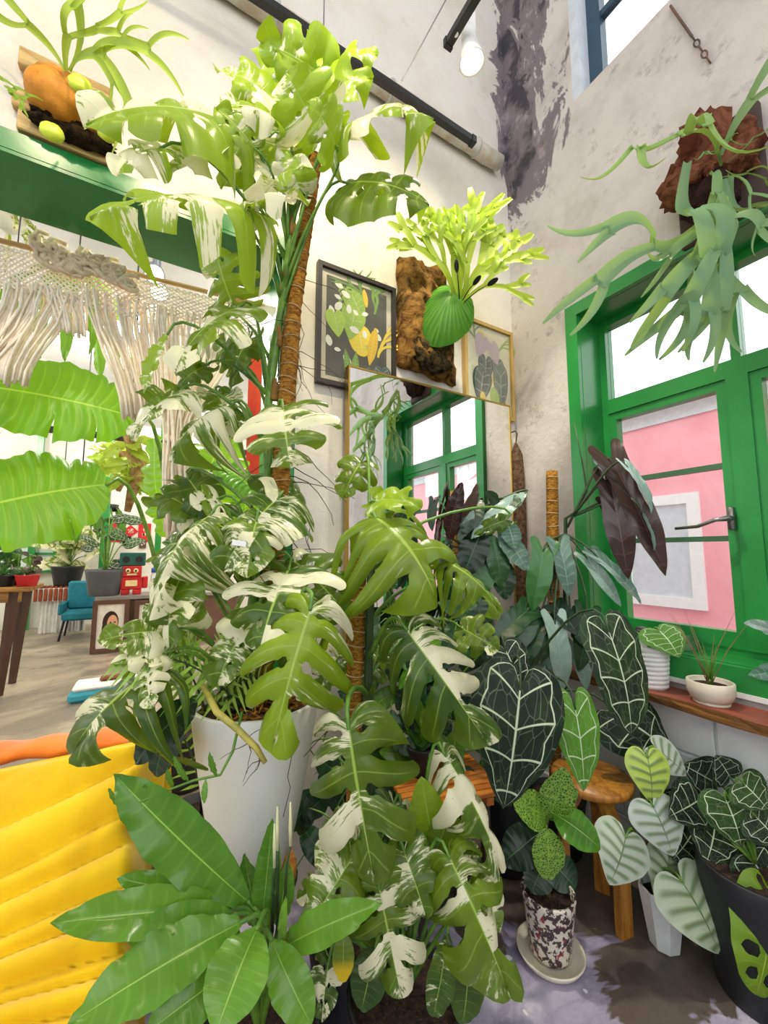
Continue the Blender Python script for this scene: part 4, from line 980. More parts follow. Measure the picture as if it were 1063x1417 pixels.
# palm seedling tucked under the tall monstera
PP = U(278, 1120, 1.50); PP.z = 0
PL = Plant('palm_seedling', 'dark green feathery palm behind the big white planter', 'plant', (PP.x, PP.y, 0), ML['dark'], seed=113)
pot(PL, (PP.x, PP.y, 0), .11, .14, .50, M_blackpot)
def palm_frond(b, t, d, d2, nl=13, ll=.15, arch=.06):
    B, T = U(*b, d), U(*t, d2); y = (T-B).normalized(); n = (V((0, 0, 1))*.6-FW*.6); n = (n-y*n.dot(y)).normalized(); x = y.cross(n)
    P = lambda s: B.lerp(T, s)+V((0, 0, 1))*arch*4*s*(1-s)
    root = PL.part(MB().tube([V((PP.x, PP.y, .47)), B*.5+V((PP.x, PP.y, .47))*.5+V((0, 0, .12)), B]+[P(i/8) for i in range(1, 9)], [.005]*3+[.0035*(1-.08*i) for i in range(8)], 6), 'frond', M_stemd)
    for i in range(nl):
        s = (i+.7)/nl
        for sg in (-1, 1):
            c = P(s); e = (y*.7+x*sg).normalized(); L = ll*math.sin(math.pi*(.15+.75*s)); m = c+e*L*.5+n*.008
            wv = n.cross(e).normalized()*.007; tip = c+e*L-V((0, 0, L*.25))
            mb = MB().add([c-wv*.5, c+wv*.5, m+wv, m-wv, tip], [(0, 1, 2, 3), (3, 2, 4)])
            o = build(mb, 'leaflet', ML['strap'], root); o['tint'] = .1
palm_frond((330, 975), (165, 915), 1.25, 1.05); palm_frond((300, 985), (330, 900), 1.28, 1.25, 11, .13); palm_frond((290, 1000), (205, 860), 1.3, 1.3, 12, .14)
palm_frond((280, 1100), (232, 1010), 1.3, 1.2, 9, .1); palm_frond((300, 990), (375, 945), 1.28, 1.2, 10, .11)
# dark shrub that fills the space between the pole and the corner
XP = V((1.02, 1.50, 0))
X_ = Plant('dark_shrub', 'dense dark green shrub growing between the short coir pole and the stools', 'plant', (XP.x, XP.y, 0), ML['dark'], seed=117)
pot(X_, tuple(XP), .07, .085, .28, M_blackpot)
for i in range(60):
    R = X_.R; x, y = R.uniform(505, 690), R.uniform(850, 1100); a = R.uniform(-.6, 3.7); l = R.uniform(40, 75); d = R.uniform(1.66, 1.82)
    X_.leaf('ellip', (x, y), (x+l*math.cos(a), y+l*math.sin(a)), R.uniform(18, 34), d, d-.06, (R.uniform(-.5, .5), .5, .8), node=(XP.x, XP.y, .3+.4*R.random()), tint=R.uniform(0, .5), pr=.002, sag=.3, mat=ML['dark'] if i % 4 else ML['strap'])
MF = leaf_mat('mauve_petal', 'd9b4dc', 'f0d8e6', 'f5e6f0', rough=.6, trans=.3)
for i, (x, y, d) in enumerate(((540, 796, 1.62), (552, 822, 1.6))):
    c = U(x, y, d)
    X_.part(MB().tube([V((XP.x, XP.y, .3)), V((XP.x, XP.y, 1.0)), c+FW*.02-UP*.03, c], [.004, .004, .003, .002], 6), 'flower_stalk', M_stem)
    for k in range(6):
        q = k*math.pi/3+.3*i; e = RT*math.cos(q)+UP*math.sin(q)-FW*.35; X_.leaf3('ellip', c, c+e*.032, .02, -FW, mat=MF, tint=.2*(k % 3), name='petal')
# ------------------------------------------------------------------ staghorn fronds
def frond_mesh(seed, stem=.5, levels=3, w0=.03, w1=.11, spread=.42, bend=.8, taper=.62, blunt=.15, shrink=.62, cv=.75, zw=1.):
    R = random.Random(seed); vs, fs, uv = [], [], []
    def strip(p, ang, L, wa, wb, last):
        n = 9; o = len(vs); zb = R.uniform(-1, 1)*zw; c = R.uniform(-cv, cv); a = ang
        for i in range(n):
            t = i/(n-1); ww = lerp(wa, wb, sstep(0, 1, t))
            if last: ww = wa*(1-t**2.2*(1-blunt))
            d = V((math.sin(a), math.cos(a), 0)); e = V((d.y, -d.x, 0))
            for s_ in (-1, 0, 1): vs.append(p+e*ww*s_*.5+V((0, 0, -.25*ww*(1-abs(s_))+zb*math.sin(t*2.6)*L*.35)))
            uv.extend([(t*6, s_) for s_ in (-1, 0, 1)])
            if i < n-1: p = p+d*L/(n-1); a += c/(n-1)
        p = p+V((0, 0, zb*math.sin(2.6)*L*.35))
        for i in range(n-1):
            for k in range(2): fs.append((o+i*3+k, o+i*3+k+1, o+i*3+3+k+1, o+i*3+3+k))
        return p, a
    def br(p, ang, L, wa, lv):
        last = lv == 0; wb = wa*1.5
        q, a = strip(p, ang, L, wa, wb, last)
        if not last:
            d = V((math.sin(a), math.cos(a), 0)); e = V((d.y, -d.x, 0))
            for sg in (-1, 1):
                br(q+e*sg*wb*.22-d*wb*.25, a+sg*spread*R.uniform(.7, 1.3), L*shrink*R.uniform(.85, 1.3), wb*taper, lv-1)
    q, a = strip(V((0, 0, 0)), 0, stem, w0, w1, False)
    d = V((math.sin(a), math.cos(a), 0)); e = V((d.y, -d.x, 0))
    for sg in (-1, 1): br(q+e*sg*w1*.22-d*w1*.2, a+sg*spread*R.uniform(.6, 1.1), stem*shrink*R.uniform(.9, 1.2), w1*taper, levels-2)
    my = max(p.y for p in vs); k = 1/my
    for p in vs: p *= k
    for p in vs:
        r = 1/bend; al_ = p.y*bend; z = p.z; p.y, p.z = (r+z)*math.sin(al_), (r+z)*math.cos(al_)-r
    ty, tz = math.sin(bend)/bend, (math.cos(bend)-1)/bend; ang = math.atan2(tz, ty); L = math.hypot(ty, tz); c, s_ = math.cos(-ang), math.sin(-ang)
    for p in vs: p.y, p.z = (p.y*c-p.z*s_)/L, (p.y*s_+p.z*c)/L
    me = bpy.data.meshes.new('frond_blade'); me.from_pydata([tuple(p) for p in vs], [], fs)
    ul = me.uv_layers.new(name='UVMap')
    for lp in me.loops: ul.data[lp.index].uv = uv[lp.vertex_index]
    me.polygons.foreach_set('use_smooth', [True]*len(me.polygons)); me.update(); return me
def fkind(name, n, **k):
    LEAF[name] = dict(full=.5, n=n, m={i: frond_mesh(200+i*7+len(name), **k) for i in range(n)}, a=(), k={})
fkind('antler', 4, stem=.32, levels=4, w0=.04, w1=.085, spread=.33, bend=.9, taper=.62, shrink=.86, blunt=.2)
fkind('antler_long', 3, stem=.5, levels=3, w0=.028, w1=.085, spread=.4, bend=.7, taper=.62, shrink=.75, blunt=.2)
fkind('antler_bushy', 5, stem=.42, levels=4, w0=.03, w1=.055, spread=.3, bend=.35, taper=.82, blunt=.45, shrink=.62, cv=.25, zw=.5)
def lump(mb, c, r, seed, k=.3, fr=3., n=14):
    c, r = V(c), V(r); o = len(mb.v); vs = []
    for i in range(n+1):
        for j in range(n*2):
            a, b = math.pi*i/n, math.pi*j/n; d = V((math.sin(a)*math.cos(b), math.sin(a)*math.sin(b), math.cos(a)))
            q = 1+k*noise.fractal(d*fr+V((seed, seed*2, 0)), 1, 2, 4)
            vs.append(c+V((d.x*r.x, d.y*r.y, d.z*r.z))*q)
    m = n*2
    mb.add(vs, [(i*m+j, (i+1)*m+j, (i+1)*m+(j+1) % m, i*m+(j+1) % m) for i in range(n) for j in range(m)]); return mb
def bark(name, c1, c2, sc=14):
    t = NT(name); p = t.pos(); n = t.noise(p, sc, 8, .72, dist=.5)
    return t.done(t.pbr(t.mix(t.ss(n, .38, .6), srgb(c1), srgb(c2)), .95, 0, .15, t.bump(n, 1., .03)))
# the large grey-green one over the window
sb = V((WX-.10, .655, 3.06))
S1 = Plant('window_staghorn_fern', 'large grey green staghorn fern with brown shields hung above the green window', 'plant', tuple(sb), ML['stag'], seed=121)
S1.part(MB().cbox((WX-.045, .50, 2.80), (WX-.002, .80, 3.26), .012), 'mount_board', mat('dark_mount', '4a3630', .8))
M_shield = bark('dry_brown_shield', '5e2f1f', '9a6248', 9)
mb = MB(); lump(mb, sb+V((.0, .0, .10)), (.10, .10, .13), 1, .35); S1.part(mb, 'shield_frond', M_shield)
mb = MB(); lump(mb, sb+V((-.01, .07, -.02)), (.09, .10, .08), 4, .4); S1.part(mb, 'shield_frond', M_shield)
mb = MB(); lump(mb, sb+V((.01, -.06, -.01)), (.09, .11, .12), 7, .4); S1.part(mb, 'shield_frond', M_shield)
mb = MB(); lump(mb, sb+V((.01, .0, -.13)), (.08, .10, .11), 9, .3); S1.part(mb, 'root_ball', bark('dark_root_ball', '2a1d1c', '4d3330', 30))
sd = (sb-CAM).dot(FW)-.1; snode = tuple(sb+V((-.1, 0, 0)))
def sl_(k, b, t, w, d, d2, face, **kw): S1.leaf(k, b, t, w, d, d2, face, name='frond', **kw)
sl_('antler_long', (998, 228), (786, 232), 110, sd, sd-.22, (-.1, .7, .7), tint=.45)
sl_('antler_long', (998, 215), (1068, 25), 100, sd, sd-.15, (-.4, .2, .9), tint=.25)
sl_('antler', (952, 222), (915, 512), 150, sd-.12, sd-.2, (-.3, .3, 1), tint=.12)
sl_('antler_long', (998, 230), (950, 218), 40, sd, sd-.12, (0, .9, .4), tint=.15)
sl_('antler', (985, 240), (938, 420), 70, sd-.1, sd-.2, (-.4, .2, 1), tint=.2)
sl_('antler', (1000, 245), (985, 512), 150, sd-.06, sd-.2, (.0, .3, 1), tint=.1)
sl_('antler', (1012, 240), (1075, 440), 150, sd-.06, sd-.22, (.2, .4, 1), tint=.08)
sl_('antler', (1005, 235), (1095, 270), 60, sd-.06, sd-.2, (.2, .8, .6), tint=.2)
sl_('antler_long', (1005, 225), (1100, 150), 60, sd-.04, sd-.2, (.1, .6, .8), tint=.15)
sl_('antler_long', (1000, 245), (1040, 350), 50, sd-.06, sd-.2, (.1, .3, 1), tint=.2)
sl_('antler', (995, 250), (965, 350), 40, sd-.04, sd-.1, (-.1, .3, 1), tint=.75)
# centre, on cork
cb = onax(592, 440, 1, WY-.07)
S2 = Plant('cork_staghorn_fern', 'lime green staghorn fern mounted on a rough slab of cork bark', 'plant', tuple(cb), ML['lime'], seed=131)
def cork_slab():
    mb = MB(); nx, nz = 26, 44; TL, TR, BL, BR = [onax(*p, 1, WY-.06) for p in ((556, 352), (618, 372), (556, 500), (634, 530))]
    def P(i, j):
        u, v = i/(nx-1), j/(nz-1); p = TL.lerp(TR, u).lerp(BL.lerp(BR, u), v)
        ed = min(u, 1-u)*2; ev = min(v, 1-v)*2; h = .075*min(1, (ed*2.2))**.5*min(1, ev*5)**.5
        q = V((p.x*13, 0, p.z*8)); r = noise.fractal(q, 1, 2, 5)
        p = p+V((noise.noise(q*1.3)*.014*(1-ed), 0, noise.noise(q*1.1+V((5, 0, 0)))*.02)); return V((p.x, min(WY-.012, WY-.035-h+r*.05*min(1, ed*3)), p.z))
    for j in range(nz):
        for i in range(nx): mb.v.append(P(i, j))
    mb.f = [(j*nx+i, (j+1)*nx+i, (j+1)*nx+i+1, j*nx+i+1) for j in range(nz-1) for i in range(nx-1)]
    rim = [i for i in range(nx)]+[j*nx+nx-1 for j in range(1, nz)]+[(nz-1)*nx+i for i in range(nx-2, -1, -1)]+[j*nx for j in range(nz-2, 0, -1)]
    o = len(mb.v); mb.v += [V((mb.v[i].x, WY-.004, mb.v[i].z)) for i in rim]; m = len(rim)
    mb.f += [(rim[k], rim[(k+1) % m], o+(k+1) % m, o+k) for k in range(m)]; return mb
t = NT('cork_bark'); p = t.pos(); nz_ = t.noise(p, 16, 8, .75, dist=.6); zz = t.sep(p)[2]
t.done(t.pbr(t.mix(t.ss(nz_, .36, .62), srgb('54361c'), srgb('b98a45')), .95, 0, .15, t.bump(nz_, 1., .04)))
S2.part(cork_slab(), 'cork_slab', t.m)
cdp = (cb-CAM).dot(FW)
mb = MB(); lump(mb, onax(600, 490, 1, WY-.09), (.13, .05, .10), 3, .35, 5); S2.part(mb, 'root_mass', bark('dark_fibrous_roots', '2e2416', '6b5a38', 40))
S2.leaf('fan', (626, 402), (598, 480), 76, cdp-.12, cdp-.1, (-.15, .15, 1), name='shield_frond', tint=.1, mat=leaf_mat('ribbed_shield', '3f8a22', '8fbf2f', '7fb83a', rough=.4, vw=.3, vs=.5, vein_soft=.1))
S2.leaf('round', (632, 405), (640, 452), 40, cdp-.06, cdp-.05, (.6, .1, .8), name='shield_frond', tint=.0, mat=ML['strap'])
for k, b, t_, w_, ti in (('antler_bushy', (628, 412), (572, 288), 62, .75), ('antler_bushy', (632, 410), (605, 272), 66, .85), ('antler_bushy', (636, 410), (640, 272), 70, .8), ('antler_bushy', (640, 412), (690, 300), 74, .9),
        ('antler_bushy', (640, 414), (716, 325), 74, .85), ('antler_bushy', (640, 412), (668, 300), 60, .7), ('antler_bushy', (640, 418), (712, 352), 50, .8), ('antler_bushy', (630, 408), (590, 300), 50, .6), ('antler_bushy', (636, 408), (622, 285), 55, .65)):
    S2.leaf(k, b, t_, w_*1.25, cdp-.12, cdp-.2-.05*S2.R.random(), (S2.R.uniform(-.3, .3), .1, 1), name='frond', tint=ti)
for b, t_ in (((636, 414), (632, 368)), ((640, 416), (660, 388)), ((642, 418), (682, 390))):
    B, T = U(*b, cdp-.14), U(*t_, cdp-.24)
    fo = S2.part(MB().tube([B, B.lerp(T, .5)+V((0, 0, .01)), T], [.003, .003, .002], 6), 'fertile_frond', mat('dark_stalk', '4a4420', .6))
    y = (T-B).normalized(); mb = MB(); lump(mb, (0, 0, 0), (.016, .004, .03), 2, .05, n=8)
    Mq = V((0, 0, 1)).rotation_difference(y).to_matrix().to_4x4(); Mq.translation = T
    mb.v = [Mq @ p for p in mb.v]; build(mb, 'spore_patch', mat('black_spores', '1c1a18', .7), fo, True)
# left, on planks
Y3 = WY-.02
lb = onax(80, 130, 1, WY-.05)
S3 = Plant('plank_staghorn_fern', 'young staghorn fern with round brown shield on planks above the green lintel', 'plant', tuple(lb), ML['lime'], seed=141)
TL, TR, BL, BR = [onax(*p, 1, Y3) for p in ((38, 66), (158, 132), (20, 178), (150, 236))]
zt, zb = (TL.z+TR.z)/2, max((BL.z+BR.z)/2, LZ+.08); x0, x1 = (TL.x+BL.x)/2, (TR.x+BR.x)/2
M_pl = wood_mat('pale_plank', 'd8b877', 'a98546', 0, .8, .6)
for i in range(4):
    h = (zt-zb)/4; dx = S3.R.uniform(-.02, .02)
    S3.part(MB().cbox((x0+dx, WY-.035, zb+i*h+.004), (x1+dx, WY-.004, zb+(i+1)*h-.002), .004), 'plank', M_pl, False)
t = NT('orange_brown_shield'); p = t.pos(); nz_ = t.noise(p, 7, 6, .65)
t.done(t.pbr(t.mix(t.ss(nz_, .38, .62), srgb('9a5a14'), srgb('d08a24')), .6, 0, .35, t.bump(nz_, .4, .02)))
mb = MB(); lump(mb, onax(82, 134, 1, WY-.09), (.10, .075, .09), 6, .12, 1.6, 18); S3.part(mb, 'shield_frond', t.m)
mb = MB(); lump(mb, onax(118, 160, 1, WY-.07), (.075, .05, .075), 8, .2, 2); S3.part(mb, 'shield_frond', t.m)
mb = MB(); lump(mb, onax(100, 184, 1, WY-.06), (.13, .04, .032), 12, .4, 5); S3.part(mb, 'root_mass', bark('dark_fern_roots', '20160e', '4e3a20', 40))
ld = (lb-CAM).dot(FW)
for c in ((111, 117), (72, 183), (152, 172), (150, 184)): mb = MB(); lump(mb, U(*c, ld-.12), (.035, .02, .032), c[0], .1, 2, 10); S3.part(mb, 'young_shield', mat('lime_shield', 'cfe03a', .4, var=.2))
for k, b, t_, w_, ti in (('antler_long', (90, 98), (8, -60), 60, .6), ('antler', (92, 98), (88, -60), 60, .7), ('antler_long', (95, 98), (262, 40), 100, .65), ('antler_long', (96, 98), (180, -70), 80, .6), ('antler_bushy', (60, 140), (0, 120), 40, .1), ('antler_long', (98, 100), (205, 30), 70, .55)):
    S3.leaf(k, b, t_, w_*1.2, ld-.1, ld-.2, (.1, -.1, 1), name='frond', tint=ti)

# ------------------------------------------------------------------ mirror
def brushed(): return mat('brass_edge', 'b8964a', .3, .9, var=.1)
M_brass = brushed()
mx0, mx1, mz0, mz1 = .805, 1.925, .92, 2.375
t = NT('mirror_silver'); t.done(t.pbr((.93, .95, .94, 1), .015, 1., .5))
mi = thing('mirror', 'large wall mirror with a thin brass edge hanging below the framed prints', 'mirror', ((mx0+mx1)/2, WY-.02, mz0))
yb_, yf_ = WY-.038, WY-.078
build(MB().box((mx0+.008, yf_+.004, mz0+.008), (mx1-.008, yf_+.010, mz1-.008)), 'mirror_glass', t.m, mi)
fr = MB().box((mx0, yf_, mz0), (mx0+.008, yb_, mz1)).box((mx1-.008, yf_, mz0), (mx1, yb_, mz1)).box((mx0+.008, yf_, mz0), (mx1-.008, yb_, mz0+.008)).box((mx0+.008, yf_, mz1-.008), (mx1-.008, yb_, mz1))
build(fr, 'frame', M_brass, mi); build(MB().box((mx0+.008, yf_+.012, mz0+.008), (mx1-.008, yb_, mz1-.008)), 'backing', M_black, mi)
# ------------------------------------------------------------------ framed botanical prints
def picture(x0, x1, z0, z1, fm, mount, bg, name, label, motifs, fw=.022, mw=.03, y=WY):
    r = thing(name, label, 'picture', ((x0+x1)/2, y-.02, z0)); d0, d1 = y-.035, y-.004
    f_ = [MB().box((x0, d0, z0), (x0+fw, d1, z1)), MB().box((x1-fw, d0, z0), (x1, d1, z1)), MB().box((x0+fw, d0, z0), (x1-fw, d1, z0+fw)), MB().box((x0+fw, d0, z1-fw), (x1-fw, d1, z1))]
    for q in f_: build(q, 'frame_bar', fm, r)
    build(MB().box((x0+fw, d1-.012, z0+fw), (x1-fw, d1, z1-fw)), 'mount_board', mount, r)
    a, b, c, e = x0+fw+mw, x1-fw-mw, z0+fw+mw, z1-fw-mw
    build(MB().box((a, d1-.0135, c), (b, d1-.0125, e)), 'print', bg, r)
    R = random.Random(len(label)); yy = d1-.0145
    for k, u, v, ang, sz, asp, m, ti in motifs:
        o = V((lerp(a, b, u), yy-R.uniform(0, .0012), lerp(c, e, v))); q = math.radians(ang); ydir = V((math.sin(q), 0, math.cos(q))); z = V((0, -1, 0)); x = ydir.cross(z)
        sx = sz*asp/LEAF[k]['full']
        M = Matrix(((x.x*sx, ydir.x*sz, z.x*.002, o.x), (x.y*sx, ydir.y*sz, z.y*.002, o.y), (x.z*sx, ydir.z*sz, z.z*.002, o.z), (0, 0, 0, 1)))
        l = link('leaf_motif', leafmesh(k, R.randrange(9)), m, r, M); l['tint'] = ti; l['var'] = 0.; l['side'] = 0.; l['yellow'] = 0.
    build(MB().box((x0+fw, d0+.008, z0+fw), (x1-fw, d0+.0095, z1-fw)), 'glass', M_pglass, r)
MY = leaf_mat('printed_yellow', 'e0a81c', 'f0d84a', 'f5e9a0', rough=.7, trans=.02); MW = leaf_mat('printed_white', 'e8e6d8', 'f5f3e8', 'd0d0c0', rough=.7, trans=.02)
MGp = leaf_mat('printed_green', '3f6a3c', 'b5d05a', 'c5d8a0', rough=.7, trans=.02); MGr = leaf_mat('printed_grey', '3a4a48', '8a9a90', 'd5dccf', rough=.7, trans=.02, collective=True); MPk = leaf_mat('printed_mauve', 'c9a8c9', 'e6cdb8', 'f0e0e0', rough=.7, trans=.02)
mo = [('monstera_flat', .3, .92, 160, .12, 1, MGp, .5), ('heart', .13, .62, 170, .12, .9, MGp, .9), ('heart', .45, .72, 190, .17, .8, MGp, .7), ('heart', .4, .88, 150, .14, .9, MGp, .6), ('round', .52, .55, 170, .15, .9, MY, .9), ('round', .45, .45, 120, .12, .9, MGp, .95),
      ('strap', .7, .2, 10, .22, .25, MY, .3), ('antler', .85, .3, 5, .2, .7, MY, .8), ('antler', .78, .75, 20, .2, .8, MGp, .3), ('antler', .65, .85, -20, .18, .8, MGp, .2), ('ellip', .6, .98, 170, .1, .3, MY, .4), ('anthurium', .75, .12, 185, .13, .8, MGr, .1), ('anthurium', .92, .16, 175, .14, .8, MGr, .2), ('round', .9, .06, 180, .08, 1, MY, .5),
      ('strap', .3, .3, 170, .2, .2, MGp, .3), ('strap', .48, .3, 185, .25, .2, MGp, .4)]
Rm = random.Random(8)
for _ in range(16): mo.append(('ellip', Rm.uniform(.05, .95), Rm.uniform(.05, .95), Rm.uniform(-90, 90), Rm.uniform(.03, .06), .6, MW, .5))
picture(.655, 1.108, 2.275, 2.905, mat('dark_frame_wood', '2c2420', .4), mat('cream_mount', 'cfc4b0', .8), mat('charcoal_print', '5a5850', .7, var=.2, scale=5), 'framed_print', 'dark framed botanical print of green and yellow leaves on charcoal', mo)
mo = [('anthurium', .42, .62, 185, .16, .8, MGr, .0), ('anthurium', .33, .42, 190, .2, .8, MGr, .0), ('anthurium', .75, .62, 170, .16, .7, MGr, .3), ('anthurium', .82, .5, 180, .26, .5, MGr, .4), ('heart', .35, .9, 200, .14, .8, MPk, .2), ('heart', .6, .85, 160, .13, .8, MPk, .3), ('ellip', .25, .75, 10, .14, .5, MY, .7),
      ('round', .7, .5, 170, .12, .8, MY, .5), ('round', .85, .12, 170, .1, .8, MY, .3), ('ellip', .6, .3, 170, .16, .5, MGp, .9), ('ellip', .7, .2, 190, .14, .5, MGp, .9), ('heart', .45, .5, 170, .1, .9, MPk, .9), ('antler', .2, .8, -10, .16, .7, MGp, .3), ('round', .3, .2, 170, .06, 1, MY, .6), ('antler', .8, .8, 20, .14, .8, MGp, .6)]
picture(1.60, 2.02, 2.30, 2.905, mat('pale_oak_frame', 'c9a660', .45), mat('ivory_mount', 'efe6d0', .8), mat('ivory_print', 'efe3c6', .8, var=.05), 'framed_print', 'pale oak framed botanical print on ivory beside the corner', mo)
# ------------------------------------------------------------------ hanging dried moss by the corner
dm = V((1.985, WY-.06, 0)); dt = onax(718, 612, 1, WY-.06).z; db = onax(735, 850, 1, WY-.06).z
mo_ = thing('dried_moss_bundle', 'long brown bristly dried plant hanging from a hook in the corner', 'dried plant', (dm.x, dm.y, db))
H3 = dt-db; prf = [(.004, H3)]+[(.018+.03*math.sin(math.pi*min(1, .15+.8*(1-i/12)))**.7, H3*i/12) for i in range(12, -1, -1)][1:]
M_dm = bark('dried_moss', '5a4030', '8f7258', 50)
build(MB().lathe(prf[::-1], 12, (dm.x, dm.y, db)), 'core', M_dm, mo_, True)
mb = MB(); R = random.Random(9)
for i in range(900):
    z = R.uniform(0, H3*.97); a = R.uniform(0, 6.28); r = .04*math.sin(math.pi*min(1, .15+.8*(1-z/H3)))**.7; e = V((math.cos(a), math.sin(a), 0))
    if e.y > .4: continue
    p = V((dm.x, dm.y, db+z))+e*r; q = p+e*R.uniform(.006, .016)+V((R.uniform(-.01, .01), R.uniform(-.01, .01), -R.uniform(.015, .04))); wv = V((-e.y, e.x, 0))*.0015
    mb.add([p-wv, p+wv, q], [(0, 1, 2)])
o = build(mb, 'bristles', M_dm, mo_); o['kind'] = 'stuff'
build(MB().tube([V((dm.x, WY-.003, db+H3+.07)), V((dm.x, WY-.06, db+H3+.07)), V((dm.x, dm.y-.012, db+H3+.05)), V((dm.x, dm.y, db+H3-.01))], .004, 6), 'hook', M_black, mo_)
# ------------------------------------------------------------------ conduit, rails, cable, wall chain
pz = 4.075
pp = thing('wall_pipe', 'cream lagged pipe running along the wall into the corner', 'pipe', (1., WY-.06, pz))
R = random.Random(4); pts = [V((x, WY-.055+R.uniform(-.004, .004), pz+R.uniform(-.004, .004))) for x in [(-1.2+i*.13) for i in range(26)] if x < WX-.02]
build(MB().tube(pts, [.05+R.uniform(-.004, .004) for _ in pts], 14), 'lagging', mat('cream_lagging', 'd8d2c4', .7, c2='bfae90', scale=9, bump=.5), pp, True)
for i in range(5): build(MB().tube([V((-.9+i*.65, WY-.055, pz)), V((-.885+i*.65, WY-.055, pz))], .058, 14), 'bracket', mat('grey_bracket', 'c9c6bf', .5), pp, True)
a = onax(350, 0, 1, WY-.2); b = onax(651, 188, 1, WY-.2); rz = (a.z+b.z)/2
rl = thing('track_rail', 'long black lighting track above the tall monstera', 'lighting track', (.6, WY-.2, rz))
build(MB().box((-.9, WY-.218, rz-.018), (b.x, WY-.182, rz+.018)), 'rail', M_black, rl); build(MB().box((b.x, WY-.222, rz-.022), (b.x+.03, WY-.178, rz+.022)), 'end_cap', M_black, rl)
for x in (-.5, .6): build(MB().tube([V((x, WY-.2, rz+.018)), V((x, WY-.2, 6.3))], .003, 5), 'hanger', M_steel, rl)
a = U(556, 112, 1.9); b = U(617, 0, 1.9); b = a+(b-a)*6
tag(build(MB().tube([a, b], .003, 5), 'suspension_cable', M_steel), 'thin steel cable slanting down to the black lighting track', 'cable')
e0 = U(622, 58, 1.95); tz = e0.z
tk = thing('ceiling_track', 'short black lighting track end holding the white spotlight', 'lighting track', tuple(e0))
build(MB().box((e0.x-.018, e0.y-2.4, tz-.018), (e0.x+.018, e0.y, tz+.018)), 'rail', M_black, tk)
build(MB().box((e0.x-.022, e0.y, tz-.022), (e0.x+.022, e0.y+.02, tz+.022)), 'end_cap', M_black, tk)
for y in (-.3, -1.6): build(MB().tube([V((e0.x, e0.y+y, tz+.018)), V((e0.x, e0.y+y, 6.3))], .003, 5), 'hanger', M_steel, tk)
M_lampw = mat('white_lamp_enamel', 'f4f3f0', .35, var=.03); M_bulb = emit('warm_bulb', 'fff1d8', 14.)
def spotlight(name, p, aim, label, watt, body, group=None, blend=.7, size=1.3, col=(1, .93, .8), sc=1., arm=True):
    """track head: gear box, arm, bell shade, glowing lens and its own spot light"""
    p, aim = V(p), V(aim); d = (aim-p).normalized(); q = V((0, 0, -1)).rotation_difference(d).to_matrix().to_4x4(); q.translation = p
    r = thing(name, label, 'spotlight', tuple(p), group)
    pr_ = [(.01, .075), (.026, .075), (.03, .05), (.03, .015), (.036, -.02), (.05, -.075), (.053, -.085), (.049, -.086), (.045, -.078), (.005, -.076)]
    sh_ = MB().lathe([(a*sc, b*sc) for a, b in pr_], 28); sh_.v = [q @ v_ for v_ in sh_.v]; so = build(sh_, 'shade', body, r, True)
    le = MB().lathe([(.002, -.079*sc), (.044*sc, -.079*sc)], 24, cap=False); le.v = [q @ v_ for v_ in le.v]; build(le, 'lens', M_bulb, so)
    if arm:
        build(MB().cbox(p+V((-.022, -.02, .05))*sc, p+V((.022, .02, .15))*sc, .005), 'gear_box', body, r)
        build(MB().tube([p+V((.0, 0, .15))*sc, p+V((0, 0, .19))*sc], .012*sc, 8), 'stem', body, r)
    l = bpy.data.lights.new('spot_light', 'SPOT'); l.energy = watt; l.color = col; l.spot_size = size; l.spot_blend = blend; l.shadow_soft_size = .05
    lo = bpy.data.objects.new('spot_light', l); COL.objects.link(lo); M = q @ Matrix.Translation((0, 0, -.10*sc)); lo.parent = r; lo.matrix_parent_inverse = wm(r).inverted(); lo.matrix_basis = M
    return r
lp = V((e0.x+.10, e0.y-.12, tz-.02))
lp = U(650, 62, 1.95)
spotlight('track_spotlight', lp, lp+V((.08, -.05, -1)), 'white bell shaped spotlight glowing under the short black track', 110, M_lampw, sc=1.15)
build(MB().tube([lp+V((0, 0, .2)), V((e0.x, lp.y, tz-.018))], .012, 8), 'track_arm', M_lampw, bpy.data.objects['track_spotlight'], True)
tk2 = thing('added_crown_track', 'added unseen black lighting track over the middle of the room', 'lighting track', (-.4, .35, 4.45))  # out-of-view track, added to keep its spotlights away from the wall
build(MB().box((-1.6, .332, 4.43), (.9, .368, 4.466)), 'rail', M_black, tk2)
for x in (-1.2, .5): build(MB().tube([V((x, .35, 4.466)), V((x, .35, 6.3))], .003, 5), 'hanger', M_steel, tk2)
for x, aim, wt, lb_ in ((-.05, (.22, 1.45, 2.7), 70, 'white track spotlight aimed at the tall monstera'), (-.75, (-.3, 1.8, 3.2), 30, 'white track spotlight aimed at the plank staghorn'), (.62, (1.15, 1.8, 2.75), 75, 'added white track spotlight brightening the wall of the framed prints')):  # the last spotlight is added to brighten the mirror wall
    spotlight('track_spotlight', (x, .35, 4.43-.215), aim, lb_, wt, M_lampw, col=(1, .84, .55), size=1.1)
ch = thing('wall_chain', 'short rusty chain with hook hanging on the plaster above the window', 'chain', (WX-.02, .75, 3.8))
pa, pb_ = onax(928, 8, 0, WX-.012), onax(984, 88, 0, WX-.012); M_rust = mat('rusty_iron', '5a4a44', .8, c2='7a5a48')
build(MB().tube([pa, pa.lerp(pb_, .55)], .006, 6), 'rod', M_rust, ch)
for i in range(5):
    c = pa.lerp(pb_, .58+i*.09); e = (pb_-pa).normalized(); g = e.cross(V((1, 0, 0))).normalized() if i % 2 else V((1, 0, 0))
    build(MB().tube([c+(e*math.cos(q)*.022+g*math.sin(q)*.010) for q in [k*math.pi/5 for k in range(11)]], .0035, 5), 'link', M_rust, ch, True)
